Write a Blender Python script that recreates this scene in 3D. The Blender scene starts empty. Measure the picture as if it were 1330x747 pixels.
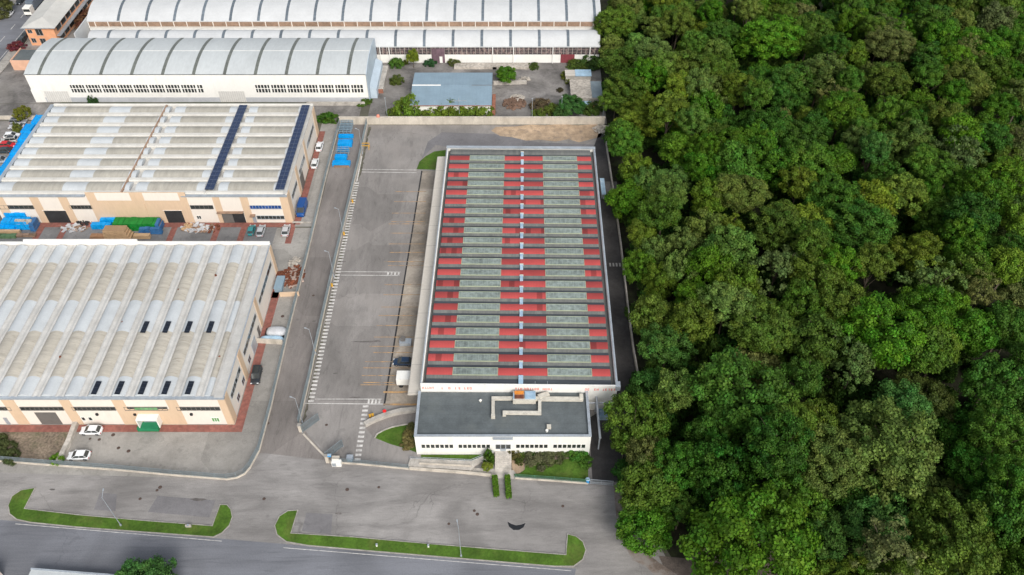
EXPO = 0.12
import bpy, math, random
import numpy as np
from mathutils import Vector, Matrix
R = math.radians
random.seed(7)
SC = bpy.context.scene
COL = SC.collection
# ---------------------------------------------------------------- survey: the drone camera, and ground points measured through it
F, TH, H = 1070.0, R(45.57), 135.0
sT, cT = math.sin(TH), math.cos(TH)
def G(px, py, z=0.0):            # photo pixel -> world point on the level z
    u = (px-665)/F; v = (py-373.5)/F
    t = (H-z)/(sT+v*cT)
    return Vector((u*t, (cT-v*sT)*t, z))
def KX(px, py, Y):               # photo pixel -> (X, Z) on the vertical plane at Y
    u = (px-665)/F; v = (py-373.5)/F
    t = Y/(cT-v*sT)
    return u*t, H-t*(sT+v*cT)
def PX(x, y, z):                 # world -> photo pixel
    d = y*cT+(H-z)*sT; up = y*sT-(H-z)*cT
    return 665+F*x/d, 373.5-F*up/d
# ---------------------------------------------------------------- helpers
ORG = {}
def thing(name, label, cat, loc=(0,0,0), rz=0, group=None):
    o = bpy.data.objects.new(name, None); COL.objects.link(o)
    o.location = loc; o.rotation_euler = (0,0,rz); o.empty_display_size = .5
    o['label'] = label; o['category'] = cat
    if group: o['group'] = group
    ORG[o.name] = Vector(loc) if rz == 0 else None
    return o
def tag(o, label, cat, group=None):
    o['label'] = label; o['category'] = cat
    if group: o['group'] = group
    return o
def copy_tree(o, parent=None):
    c = o.copy(); COL.objects.link(c)
    if parent: c.parent = parent
    for ch in list(o.children): copy_tree(ch, c)
    return c
class MB:
    def __init__(s): s.v = []; s.f = []; s.m = []; s.mi = 0; s.sm = []
    def add(s, vs, fs, smooth=False):
        n = len(s.v); s.v += [tuple(p) for p in vs]
        for f in fs: s.f.append([i+n for i in f]); s.m.append(s.mi); s.sm.append(smooth)
        return s
    def box(s, x0, x1, y0, y1, z0, z1):
        return s.add([(x0,y0,z0),(x1,y0,z0),(x1,y1,z0),(x0,y1,z0),(x0,y0,z1),(x1,y0,z1),(x1,y1,z1),(x0,y1,z1)],
              [(0,3,2,1),(4,5,6,7),(0,1,5,4),(1,2,6,5),(2,3,7,6),(3,0,4,7)])
    def obox(s, c, dx, dy, dz, rz=0, tilt=0):    # centred box, z from c.z up
        M = Matrix.Translation(Vector(c)) @ Matrix.Rotation(rz,4,'Z') @ Matrix.Rotation(tilt,4,'Y')
        n = len(s.v); s.box(-dx/2,dx/2,-dy/2,dy/2,0,dz)
        for i in range(n, len(s.v)): s.v[i] = tuple(M @ Vector(s.v[i]))
        return s
    def wall(s, a, b, th, z0, z1):               # box along the segment a-b
        a = Vector(a[:2]); b = Vector(b[:2]); d = (b-a).normalized(); n = Vector((-d.y,d.x))*th/2
        p = [a-n,b-n,b+n,a+n]
        return s.prism([tuple(q) for q in p], z0, z1)
    def prism(s, poly, z0, z1):
        n = len(poly)
        area = sum(poly[i][0]*poly[(i+1)%n][1]-poly[(i+1)%n][0]*poly[i][1] for i in range(n))
        if area < 0: poly = poly[::-1]
        vs = [(p[0],p[1],z0) for p in poly]+[(p[0],p[1],z1) for p in poly]
        fs = [tuple(range(n-1,-1,-1)), tuple(range(n,2*n))]+[(i,(i+1)%n,n+(i+1)%n,n+i) for i in range(n)]
        return s.add(vs, fs)
    def sheet(s, poly, z):
        n = len(poly); area = sum(poly[i][0]*poly[(i+1)%n][1]-poly[(i+1)%n][0]*poly[i][1] for i in range(n))
        if area < 0: poly = poly[::-1]
        return s.add([(p[0],p[1],z) for p in poly], [tuple(range(n))])
    def tube(s, a, b, r0, r1=None, n=8, smooth=True):
        r1 = r0 if r1 is None else r1
        a = Vector(a); b = Vector(b); d = (b-a).normalized()
        u = d.orthogonal().normalized(); w = d.cross(u)
        vs = [a+(u*math.cos(2*math.pi*i/n)+w*math.sin(2*math.pi*i/n))*r0 for i in range(n)]+[b+(u*math.cos(2*math.pi*i/n)+w*math.sin(2*math.pi*i/n))*r1 for i in range(n)]
        s.add(vs, [(i,(i+1)%n,n+(i+1)%n,n+i) for i in range(n)], smooth)
        return s.add([vs[i] for i in range(n)]+[vs[n+i] for i in range(n)], [tuple(range(n-1,-1,-1)), tuple(range(n,2*n))])
    def poly_extrude_x(s, prof, x0, x1, smooth=False):   # profile of (y,z), extruded along X
        n = len(prof)
        vs = [(x0,p[0],p[1]) for p in prof]+[(x1,p[0],p[1]) for p in prof]
        return s.add(vs, [(i,n+i,n+(i+1)%n,(i+1)%n) for i in range(n)]+[tuple(range(n)), tuple(range(2*n-1,n-1,-1))], smooth)
    def poly_extrude_y(s, prof, y0, y1):                 # profile of (x,z), extruded along Y
        n = len(prof)
        vs = [(p[0],y0,p[1]) for p in prof]+[(p[0],y1,p[1]) for p in prof]
        return s.add(vs, [(i,(i+1)%n,n+(i+1)%n,n+i) for i in range(n)]+[tuple(range(n-1,-1,-1)), tuple(range(n,2*n))])
    def build(s, name, mats, parent=None, label=None, off=None, fix=True):
        me = bpy.data.meshes.new(name)
        o0 = Vector((0,0,0))
        if off is not None: o0 = Vector(off)
        elif parent is not None:
            p = parent
            while p.parent: p = p.parent
            o0 = ORG.get(p.name) or Vector((0,0,0))
        me.from_pydata([(a-o0.x,b-o0.y,c-o0.z) for a,b,c in s.v], [], s.f)
        if not isinstance(mats, (list,tuple)): mats = [mats]
        for m in mats: me.materials.append(m)
        me.polygons.foreach_set('material_index', s.m)
        me.polygons.foreach_set('use_smooth', s.sm)
        if fix:
            import bmesh
            bm = bmesh.new(); bm.from_mesh(me); bmesh.ops.recalc_face_normals(bm, faces=bm.faces); bm.to_mesh(me); bm.free()
        me.update()
        o = bpy.data.objects.new(name, me); COL.objects.link(o)
        if parent: o.parent = parent
        if off is not None: o.location = off
        if label: o['label'] = label
        return o
def struct(name, mb, m): 
    o = mb.build(name, m, fix=False); o['kind'] = 'structure'; return o
def arc(c0, c1, base, rise, n=10, th=.12, lo=None):      # closed vault profile across c0..c1
    top = [(c0+(c1-c0)*i/n, base+rise*math.sin(math.pi*i/n)**.8) for i in range(n+1)]
    return top+[(c1, base-th), (c0, base-th)]
# ---------------------------------------------------------------- materials
def s2l(c): 
    c = [x/255 for x in c]; return tuple(x/12.92 if x <= .04045 else ((x+.055)/1.055)**2.4 for x in c)
MATS = {}
def mat(name, col, rough=.8, var=.12, scale=1.0, stain=None, sscale=.15, samt=.35, sthr=(.5,.7), bump=0.0, metal=0, coord='Object', objcol=False, spec=.3, stretch=None, grid=None, alpha=1.0):
    m = bpy.data.materials.new(name); m.use_nodes = True
    nt = m.node_tree; N = nt.nodes; L = nt.links; b = N['Principled BSDF']
    b.inputs['Roughness'].default_value = rough; b.inputs['Metallic'].default_value = metal
    b.inputs['Specular IOR Level'].default_value = spec
    tc = N.new('ShaderNodeTexCoord'); vec = tc.outputs[coord]
    if stretch:
        mp = N.new('ShaderNodeMapping'); mp.inputs['Scale'].default_value = stretch; L.new(vec, mp.inputs['Vector']); vec2 = mp.outputs[0]
    else: vec2 = vec
    base = N.new('ShaderNodeRGB'); base.outputs[0].default_value = (*col,1); cur = base.outputs[0]
    if objcol:
        oi = N.new('ShaderNodeObjectInfo'); cur = oi.outputs['Color']
    def mix(kind, fac, a, bb):
        x = N.new('ShaderNodeMix'); x.data_type = 'RGBA'; x.blend_type = kind
        if isinstance(fac, (int,float)): x.inputs['Factor'].default_value = fac
        else: L.new(fac, x.inputs['Factor'])
        L.new(a, x.inputs['A'])
        if isinstance(bb, tuple): x.inputs['B'].default_value = (*bb[:3],1)
        else: L.new(bb, x.inputs['B'])
        return x.outputs['Result']
    if var:
        for k,(sc,am) in enumerate(((scale,1),(scale*7.3,.7),(scale*.13,.8))):
            n = N.new('ShaderNodeTexNoise'); n.inputs['Scale'].default_value = sc; n.inputs['Detail'].default_value = 5
            L.new(vec2 if k != 2 else vec, n.inputs['Vector'])
            mr = N.new('ShaderNodeMapRange'); mr.inputs[1].default_value = .3; mr.inputs[2].default_value = .7
            mr.inputs[3].default_value = 1-var*am; mr.inputs[4].default_value = 1+var*am
            L.new(n.outputs['Fac'], mr.inputs[0])
            vm = N.new('ShaderNodeVectorMath'); vm.operation = 'SCALE'; L.new(cur, vm.inputs[0]); L.new(mr.outputs[0], vm.inputs['Scale']); cur = vm.outputs[0]
    if stain:
        n = N.new('ShaderNodeTexNoise'); n.inputs['Scale'].default_value = sscale; n.inputs['Detail'].default_value = 8; n.inputs['Roughness'].default_value = .65
        L.new(vec2, n.inputs['Vector'])
        mr = N.new('ShaderNodeMapRange'); mr.inputs[1].default_value = sthr[0]; mr.inputs[2].default_value = sthr[1]; mr.inputs[4].default_value = samt
        L.new(n.outputs['Fac'], mr.inputs[0]); cur = mix('MIX', mr.outputs[0], cur, stain)
    if grid:      # (colour, size x, size y, size z or None, line width, amount): joints of panels, in object space
        gc, gx, gy, gz, lw, ga = grid
        sp = N.new('ShaderNodeSeparateXYZ'); L.new(vec, sp.inputs[0]); tot = None
        for ax, g in (('X',gx),('Y',gy),('Z',gz)):
            if not g: continue
            d = N.new('ShaderNodeMath'); d.operation = 'DIVIDE'; L.new(sp.outputs[ax], d.inputs[0]); d.inputs[1].default_value = g
            fr = N.new('ShaderNodeMath'); fr.operation = 'FRACT'; L.new(d.outputs[0], fr.inputs[0])
            lt = N.new('ShaderNodeMath'); lt.operation = 'LESS_THAN'; L.new(fr.outputs[0], lt.inputs[0]); lt.inputs[1].default_value = lw/g
            if tot is None: tot = lt.outputs[0]
            else:
                mx = N.new('ShaderNodeMath'); mx.operation = 'MAXIMUM'; L.new(tot, mx.inputs[0]); L.new(lt.outputs[0], mx.inputs[1]); tot = mx.outputs[0]
        sc_ = N.new('ShaderNodeMath'); sc_.operation = 'MULTIPLY'; L.new(tot, sc_.inputs[0]); sc_.inputs[1].default_value = ga
        cur = mix('MIX', sc_.outputs[0], cur, gc)
    L.new(cur, b.inputs['Base Color'])
    if bump:
        n = N.new('ShaderNodeTexNoise'); n.inputs['Scale'].default_value = scale*6; n.inputs['Detail'].default_value = 4; L.new(vec, n.inputs['Vector'])
        bp = N.new('ShaderNodeBump'); bp.inputs['Strength'].default_value = bump; bp.inputs['Distance'].default_value = .05
        L.new(n.outputs['Fac'], bp.inputs['Height']); L.new(bp.outputs[0], b.inputs['Normal'])
    if alpha < 1: b.inputs['Alpha'].default_value = alpha
    MATS[name] = m; return m
def asphalt(name, col, patch=.16, crack=.35, warm=None, spots=True, joints=None, streak=(1,1,1)):
    m = bpy.data.materials.new(name); m.use_nodes = True
    nt = m.node_tree; N = nt.nodes; L = nt.links; b = N['Principled BSDF']
    b.inputs['Roughness'].default_value = .9; b.inputs['Specular IOR Level'].default_value = .25
    tc = N.new('ShaderNodeTexCoord'); vec = tc.outputs['Object']
    base = N.new('ShaderNodeRGB'); base.outputs[0].default_value = (*col,1); cur = base.outputs[0]
    def scale_by(src, lo, hi, i0=.3, i1=.7):
        nonlocal cur
        mr = N.new('ShaderNodeMapRange'); mr.inputs[1].default_value = i0; mr.inputs[2].default_value = i1; mr.inputs[3].default_value = lo; mr.inputs[4].default_value = hi
        L.new(src, mr.inputs[0])
        vm = N.new('ShaderNodeVectorMath'); vm.operation = 'SCALE'; L.new(cur, vm.inputs[0]); L.new(mr.outputs[0], vm.inputs['Scale']); cur = vm.outputs[0]
    def noise(sc, det=5, v=None, dist=0):
        n = N.new('ShaderNodeTexNoise'); n.inputs['Scale'].default_value = sc; n.inputs['Detail'].default_value = det; n.inputs['Distortion'].default_value = dist
        L.new(v or vec, n.inputs['Vector']); return n.outputs['Fac']
    mp = N.new('ShaderNodeMapping'); mp.inputs['Scale'].default_value = streak; L.new(vec, mp.inputs['Vector'])
    scale_by(noise(.045,8,None,1.5), 1-patch, 1+patch, .38, .62)
    scale_by(noise(.22,8,mp.outputs[0],.8), 1-patch*.8, 1+patch*.6, .36, .62)
    scale_by(noise(.5,9,mp.outputs[0],2), .86, 1, .33, .42)
    scale_by(noise(1.4,5,mp.outputs[0]), 1-patch*.45, 1+patch*.45)
    scale_by(noise(6,6), .86, 1.14)
    def mixc(fac, col2):
        nonlocal cur
        x = N.new('ShaderNodeMix'); x.data_type = 'RGBA'; L.new(fac, x.inputs['Factor']); L.new(cur, x.inputs['A']); x.inputs['B'].default_value = (*col2,1); cur = x.outputs['Result']
    def rng(src, a, bb, lo, hi):
        mr = N.new('ShaderNodeMapRange'); mr.inputs[1].default_value = a; mr.inputs[2].default_value = bb; mr.inputs[3].default_value = lo; mr.inputs[4].default_value = hi; L.new(src, mr.inputs[0]); return mr.outputs[0]
    if warm: mixc(rng(noise(.09,7,None,1), .48,.68,0,.55), warm)
    # repaired rectangles of a darker mix
    v = N.new('ShaderNodeTexVoronoi'); v.distance = 'CHEBYCHEV'; v.inputs['Scale'].default_value = .06; L.new(vec, v.inputs['Vector'])
    cs = N.new('ShaderNodeSeparateColor'); L.new(v.outputs['Color'], cs.inputs[0])
    scale_by(rng(cs.outputs[0], .84,.85,0,1), 1, .86, 0, 1)
    if crack:
        dn = N.new('ShaderNodeTexNoise'); dn.inputs['Scale'].default_value = .5; dn.inputs['Detail'].default_value = 6; L.new(vec, dn.inputs['Vector'])
        ad = N.new('ShaderNodeVectorMath'); ad.operation = 'MULTIPLY_ADD'; L.new(dn.outputs['Color'], ad.inputs[0]); ad.inputs[1].default_value = (3,3,0); L.new(vec, ad.inputs[2])
        vc = N.new('ShaderNodeTexVoronoi'); vc.feature = 'DISTANCE_TO_EDGE'; vc.inputs['Scale'].default_value = .085; L.new(ad.outputs[0], vc.inputs['Vector'])
        e = rng(vc.outputs['Distance'], 0,.007,1,0)
        ms = rng(noise(.05,2), .5,.58,0,crack)
        mu = N.new('ShaderNodeMath'); mu.operation = 'MULTIPLY'; L.new(e, mu.inputs[0]); L.new(ms, mu.inputs[1])
        mixc(mu.outputs[0], tuple(x*.35 for x in col))
    if spots:
        vs = N.new('ShaderNodeTexVoronoi'); vs.inputs['Scale'].default_value = .17; L.new(vec, vs.inputs['Vector'])
        sc2 = N.new('ShaderNodeSeparateColor'); L.new(vs.outputs['Color'], sc2.inputs[0])
        a = rng(vs.outputs['Distance'], .03,.09,.55,0); bb = rng(sc2.outputs[1], .62,.63,0,1)
        mu = N.new('ShaderNodeMath'); mu.operation = 'MULTIPLY'; L.new(a, mu.inputs[0]); L.new(bb, mu.inputs[1])
        mixc(mu.outputs[0], tuple(x*.3 for x in col))
    if joints:
        sp = N.new('ShaderNodeSeparateXYZ'); L.new(vec, sp.inputs[0])
        for ax, g in zip('XY', joints):
            if not g: continue
            d = N.new('ShaderNodeMath'); d.operation = 'DIVIDE'; L.new(sp.outputs[ax], d.inputs[0]); d.inputs[1].default_value = g
            fr = N.new('ShaderNodeMath'); fr.operation = 'FRACT'; L.new(d.outputs[0], fr.inputs[0])
            lt = N.new('ShaderNodeMath'); lt.operation = 'LESS_THAN'; L.new(fr.outputs[0], lt.inputs[0]); lt.inputs[1].default_value = .06/g
            q = N.new('ShaderNodeMath'); q.operation = 'MULTIPLY'; L.new(lt.outputs[0], q.inputs[0]); q.inputs[1].default_value = .5
            mixc(q.outputs[0], tuple(x*.55 for x in col))
            fl = N.new('ShaderNodeMath'); fl.operation = 'FLOOR'; L.new(d.outputs[0], fl.inputs[0])
            wn = N.new('ShaderNodeTexWhiteNoise'); wn.noise_dimensions = '1D'; L.new(fl.outputs[0], wn.inputs['W'])
            scale_by(wn.outputs['Value'], .88, 1.1, 0, 1)
    L.new(cur, b.inputs['Base Color'])
    bp = N.new('ShaderNodeBump'); bp.inputs['Strength'].default_value = .25; bp.inputs['Distance'].default_value = .03
    L.new(noise(5,5), bp.inputs['Height']); L.new(bp.outputs[0], b.inputs['Normal'])
    return m
M = {}
M['forecourt'] = asphalt('weathered_asphalt', (.245,.232,.222), .17, .5, streak=(.35,1.6,1))
M['road'] = asphalt('road_asphalt', (.165,.17,.188), .13, .25, streak=(.12,1.6,1), spots=False)
M['parking'] = asphalt('parking_asphalt', (.252,.235,.221), .13, .35, warm=(.3,.275,.255), streak=(1.5,.4,1))
M['driveway'] = asphalt('driveway_asphalt', (.21,.19,.177), .13, .3, streak=(1.6,.3,1))
M['yard'] = asphalt('yard_paving', (.3,.285,.262), .13, 0, spots=False)
M['cool_yard'] = asphalt('blue_grey_paving', (.2,.198,.198), .16, .1)
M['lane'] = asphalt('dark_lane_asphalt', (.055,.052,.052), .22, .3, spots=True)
M['dark_yard'] = asphalt('dark_old_asphalt', (.19,.178,.168), .32, .4, warm=(.28,.26,.235))
M['dock_slab'] = asphalt('dock_concrete', (.32,.275,.225), .25, .2, warm=(.36,.33,.29), joints=(0,5.1))
M['kerb'] = mat('kerb_concrete', (.33,.31,.28), .9, .2, .8, stain=(.12,.11,.1), sscale=.6, samt=.5)
M['plaster_wall'] = mat('cream_rendered_wall', (.52,.47,.4), .85, .12, .6, stain=(.28,.25,.21), sscale=.4, samt=.5, stretch=(1,1,.4))
M['concrete'] = mat('grey_concrete', (.44,.41,.37), .9, .18, .7, stain=(.16,.15,.13), sscale=.5, samt=.55)
M['line_white'] = mat('worn_white_road_paint', (.62,.6,.57), .8, .18, 2.0, stain=(.19,.18,.17), sscale=1.2, samt=.8, sthr=(.45,.72))
M['line_orange'] = mat('worn_orange_road_paint', (.5,.3,.13), .8, .2, 2, stain=(.19,.17,.15), sscale=.7, samt=.85, sthr=(.4,.62))
M['redpave'] = mat('red_block_paving', (.25,.1,.08), .9, .22, 1.2, stain=(.15,.1,.08), sscale=.5, samt=.6)
M['sand'] = mat('bare_sandy_soil', (.42,.31,.21), .95, .25, .5, stain=(.17,.14,.12), sscale=.6, samt=.7, bump=.3)
M['gravel'] = mat('weedy_gravel', (.2,.16,.12), .95, .4, 2.2, stain=(.08,.09,.04), sscale=.35, samt=.6, bump=.6)
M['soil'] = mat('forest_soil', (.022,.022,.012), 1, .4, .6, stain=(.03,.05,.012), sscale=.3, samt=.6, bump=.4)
M['dirtpath'] = mat('dirt_path', (.13,.105,.09), 1, .3, .5, stain=(.06,.05,.04), sscale=.4, samt=.7, bump=.4)
M['terrain'] = mat('rough_ground', (.11,.105,.08), 1, .3, .05, stain=(.05,.08,.02), sscale=.03, samt=.8)
M['white'] = mat('white_paint', (.8,.79,.75), .7, .04, .5, stain=(.5,.48,.44), sscale=.5, samt=.35, stretch=(1,1,.25))
M['cream'] = mat('cream_panel', (.74,.68,.61), .75, .04, .5, stain=(.55,.5,.44), sscale=.5, samt=.35, stretch=(1,1,.25))
M['beige'] = mat('beige_panel', (.62,.46,.32), .75, .05, .5, stain=(.48,.37,.27), sscale=.5, samt=.35, stretch=(1,1,.25))
M['glass'] = mat('dark_window_glass', (.035,.04,.04), .12, .2, 1.5, spec=.6)
M['glass_green'] = mat('green_tinted_glass', (.12,.3,.12), .2, .2, 1.5, spec=.6)
M['glass_blue'] = mat('blue_tinted_glass', (.02,.07,.25), .15, .3, 1.2, spec=.6)
M['darkvoid'] = mat('dark_interior', (.03,.03,.032), .9, .2, .5)
M['galv'] = mat('galvanised_steel', (.42,.46,.5), .45, .12, .6, metal=.35, stain=(.25,.26,.27), sscale=.4, samt=.4)
M['fence'] = mat('blue_grey_grating', (.21,.25,.27), .6, .15, .5, metal=.1)
M['greenfence'] = mat('green_wire_mesh', (.08,.2,.14), .6, .1, .5)
M['duct'] = mat('cream_duct_lagging', (.55,.52,.45), .7, .12, 1.0, stain=(.35,.32,.28), sscale=.8, samt=.5)
M['lightblue'] = mat('light_blue_metal', (.3,.43,.55), .5, .12, .7, stain=(.6,.65,.68), sscale=.7, samt=.5)
M['tarroof'] = mat('grey_felt_roof', (.105,.12,.125), .9, .14, .5, stain=(.15,.165,.16), sscale=.2, samt=.6, grid=((.08,.09,.095),0,1.05,None,.06,.5))
M['black'] = mat('black_rubber', (.025,.025,.027), .8, .1, 1)
M['chrome'] = mat('alloy_grey', (.45,.46,.48), .35, .05, 1, metal=.8)
M['lamp'] = mat('headlight_glass', (.75,.78,.8), .15, 0, spec=.7)
M['tail'] = mat('red_lens', (.4,.02,.02), .3, 0)
M['paint'] = mat('car_paint', (1,1,1), .3, .03, 2, objcol=True, spec=.6)
M['bluecrate'] = mat('cyan_blue_paint', (.0,.32,.75), .5, .2, .7, stain=(.05,.14,.25), sscale=.8, samt=.5)
M['greencrate'] = mat('green_tarpaulin', (.01,.2,.03), .55, .25, .8)
M['bluemetal'] = mat('blue_painted_frame', (.04,.14,.32), .5, .2, .8)
M['wood'] = mat('fresh_timber', (.5,.34,.2), .8, .15, .8, grid=((.25,.16,.09),0,0,.13,.02,.7))
M['oldwood'] = mat('weathered_timber', (.3,.2,.14), .8, .25, .8, grid=((.12,.08,.05),0,0,.15,.03,.7))
M['rust'] = mat('rusty_scrap', (.16,.055,.03), .9, .4, 1.5)
M['rubble'] = mat('pale_rubble', (.42,.38,.33), .95, .3, 1.5)
M['steelblue'] = mat('blue_grey_sheet_roof', (.225,.31,.375), .5, .07, .3, grid=((.17,.24,.3),1.05,0,None,.06,.5), stain=(.19,.26,.3), sscale=.2, samt=.5)
M['hall_white'] = mat('pale_translucent_roof', (.48,.505,.51), .6, .07, .25, grid=((.42,.45,.46),1.02,0,None,.05,.35), stain=(.4,.42,.42), sscale=.25, samt=.5, stretch=(1,.3,1))
M['fac_white'] = mat('white_corrugated_roof', (.52,.53,.535), .6, .05, .25, grid=((.5,.52,.54),1.02,0,None,.05,.35))
M['striplight'] = mat('dirty_skylight_strip', (.13,.14,.125), .5, .2, 1.0, grid=((.22,.23,.22),0,1.2,None,.08,.5))
M['striplight2'] = mat('blue_grey_skylight_strip', (.12,.145,.17), .5, .2, 1.0, grid=((.22,.25,.27),0,1.2,None,.08,.5))
M['vault'] = mat('beige_fibre_cement', (.42,.39,.335), .9, .12, .5, stain=(.19,.165,.13), sscale=.8, samt=.55, sthr=(.56,.68), grid=((.34,.31,.265),0,1.15,None,.05,.35), stretch=(.4,3.5,1))
M['vaultx'] = mat('beige_fibre_cement_sheets', (.37,.35,.305), .9, .12, .5, stain=(.27,.25,.21), sscale=.7, samt=.4, grid=((.3,.28,.24),1.15,0,None,.07,.45), stretch=(2.5,.5,1))
M['trans'] = mat('translucent_roof_sheet', (.48,.505,.52), .5, .06, .5, grid=((.4,.43,.45),0,1.15,None,.06,.4))
M['transx'] = mat('translucent_roof_sheet_long', (.48,.505,.52), .5, .06, .5, grid=((.4,.43,.45),1.15,0,None,.06,.4))
M['roofbeam'] = mat('pale_roof_beam', (.5,.49,.465), .85, .1, .5, stain=(.36,.32,.27), sscale=.35, samt=.3, sthr=(.48,.7))
M['solar'] = mat('solar_cells', (.02,.035,.085), .3, .15, 1.0, spec=.5, grid=((.2,.23,.28),0,1.65,None,.07,.8))
M['solar_dark'] = mat('dark_solar_cells', (.01,.014,.024), .3, .15, 1.0, spec=.4, grid=((.09,.1,.12),0,1.04,None,.05,.8))
M['manhole'] = mat('rusty_iron_cover', (.085,.058,.048), .8, .2, 1)
M['orange_wall'] = mat('orange_render', (.72,.36,.2), .8, .08, .5)
M['grey_metal'] = mat('dark_grey_roller_door', (.15,.14,.13), .6, .1, 1, grid=((.1,.095,.09),0,0,.3,.04,.6))
M['pale_door'] = mat('pale_ribbed_door', (.62,.61,.58), .6, .06, 1, grid=((.35,.34,.33),.62,0,0,.09,.7))
M['green_paint'] = mat('green_painted_step', (.02,.2,.09), .6, .1, 1)
M['red_text'] = mat('red_letters', (.75,.16,.12), .6, 0)
M['yellow'] = mat('yellow_paint', (.6,.33,.04), .5, .1, 2)
M['redmaroon'] = mat('maroon_steel_door', (.22,.05,.06), .6, .12, 1, grid=((.12,.03,.035),1.1,0,None,.06,.6))
M['redwood'] = mat('worn_brick_edge', (.28,.12,.08), .9, .2, 1)
M['trunk'] = mat('bark', (.12,.095,.07), .95, .25, 2.0)
M['plastic'] = mat('white_plastic_sheet', (.5,.51,.53), .45, .12, .8)
M['paleblue'] = mat('pale_blue_plastic', (.35,.5,.62), .5, .15, 1)
M['canopy'] = mat('cream_canopy_slab', (.55,.51,.45), .85, .06, .3, stain=(.42,.38,.33), sscale=.3, samt=.5, grid=((.25,.23,.2),0,7.1,None,.1,.7))
# ---- red roof sheet: each 1.2 m sheet has its own fading
def red_sheet(pitch, off):
    m = mat('red_roof_sheets', (.43,.07,.066), .55, .07, .4, grid=((.36,.05,.045),.6,0,None,.05,.3))
    nt = m.node_tree; N = nt.nodes; L = nt.links; b = N['Principled BSDF']
    cur = b.inputs['Base Color'].links[0].from_socket
    tc = N.new('ShaderNodeTexCoord'); sp = N.new('ShaderNodeSeparateXYZ'); L.new(tc.outputs['Object'], sp.inputs[0])
    def fl(s, d):
        a = N.new('ShaderNodeMath'); a.operation = 'DIVIDE'; L.new(s, a.inputs[0]); a.inputs[1].default_value = d
        f = N.new('ShaderNodeMath'); f.operation = 'FLOOR'; L.new(a.outputs[0], f.inputs[0]); return f.outputs[0]
    c = N.new('ShaderNodeCombineXYZ'); L.new(fl(sp.outputs['X'],1.2), c.inputs[0]); oy = N.new('ShaderNodeMath'); oy.operation = 'SUBTRACT'; L.new(sp.outputs['Y'], oy.inputs[0]); oy.inputs[1].default_value = off; L.new(fl(oy.outputs[0],pitch), c.inputs[1])
    w = N.new('ShaderNodeTexWhiteNoise'); w.noise_dimensions = '3D'; L.new(c.outputs[0], w.inputs['Vector'])
    c2 = N.new('ShaderNodeCombineXYZ'); L.new(fl(sp.outputs['X'],9.6), c2.inputs[0]); L.new(fl(oy.outputs[0],pitch), c2.inputs[1])
    w2 = N.new('ShaderNodeTexWhiteNoise'); w2.noise_dimensions = '3D'; L.new(c2.outputs[0], w2.inputs['Vector'])
    for ww, th, k in ((w,.86,.6),(w2,.66,.72)):
        g = N.new('ShaderNodeMath'); g.operation = 'GREATER_THAN'; L.new(ww.outputs['Value'], g.inputs[0]); g.inputs[1].default_value = th
        mr = N.new('ShaderNodeMapRange'); mr.inputs[3].default_value = 1; mr.inputs[4].default_value = k; L.new(g.outputs[0], mr.inputs[0])
        v = N.new('ShaderNodeVectorMath'); v.operation = 'SCALE'; L.new(cur, v.inputs[0]); L.new(mr.outputs[0], v.inputs['Scale']); cur = v.outputs[0]
    L.new(cur, b.inputs['Base Color']); return m
M['wingbeam'] = mat('dark_grey_beam_sheet', (.125,.13,.125), .75, .15, .6, stain=(.2,.2,.17), sscale=.5, samt=.5, grid=((.09,.095,.1),.6,0,None,.05,.4), stretch=(2,.4,1))
M['skylight'] = mat('wired_skylight_glass', (.2,.236,.22), .35, .3, 1.3, spec=.5, grid=((.34,.39,.35),1.1,0,None,.07,.65), stain=(.28,.34,.27), sscale=.8, samt=.5)
M['skyframe'] = mat('pale_skylight_frame', (.36,.4,.28), .7, .1, 1)
# ---- leaves: object colour times a tone stored on each leaf
def leafmat(name, rough=.6):
    m = bpy.data.materials.new(name); m.use_nodes = True
    nt = m.node_tree; N = nt.nodes; L = nt.links; b = N['Principled BSDF']; b.inputs['Roughness'].default_value = rough; b.inputs['Specular IOR Level'].default_value = .18
    oi = N.new('ShaderNodeObjectInfo'); at = N.new('ShaderNodeAttribute'); at.attribute_name = 'tone'
    v = N.new('ShaderNodeVectorMath'); v.operation = 'SCALE'; L.new(oi.outputs['Color'], v.inputs[0]); L.new(at.outputs['Fac'], v.inputs['Scale'])
    hs = N.new('ShaderNodeHueSaturation'); L.new(v.outputs[0], hs.inputs['Color'])
    a2 = N.new('ShaderNodeAttribute'); a2.attribute_name = 'hue'; L.new(a2.outputs['Fac'], hs.inputs['Hue'])
    L.new(hs.outputs[0], b.inputs['Base Color'])
    tr = N.new('ShaderNodeBsdfTranslucent'); L.new(hs.outputs[0], tr.inputs['Color'])
    mx = N.new('ShaderNodeMixShader'); mx.inputs[0].default_value = .22; L.new(b.outputs[0], mx.inputs[1]); L.new(tr.outputs[0], mx.inputs[2])
    L.new(mx.outputs[0], N['Material Output'].inputs['Surface']); return m
M['leaf'] = leafmat('leaves')
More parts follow.
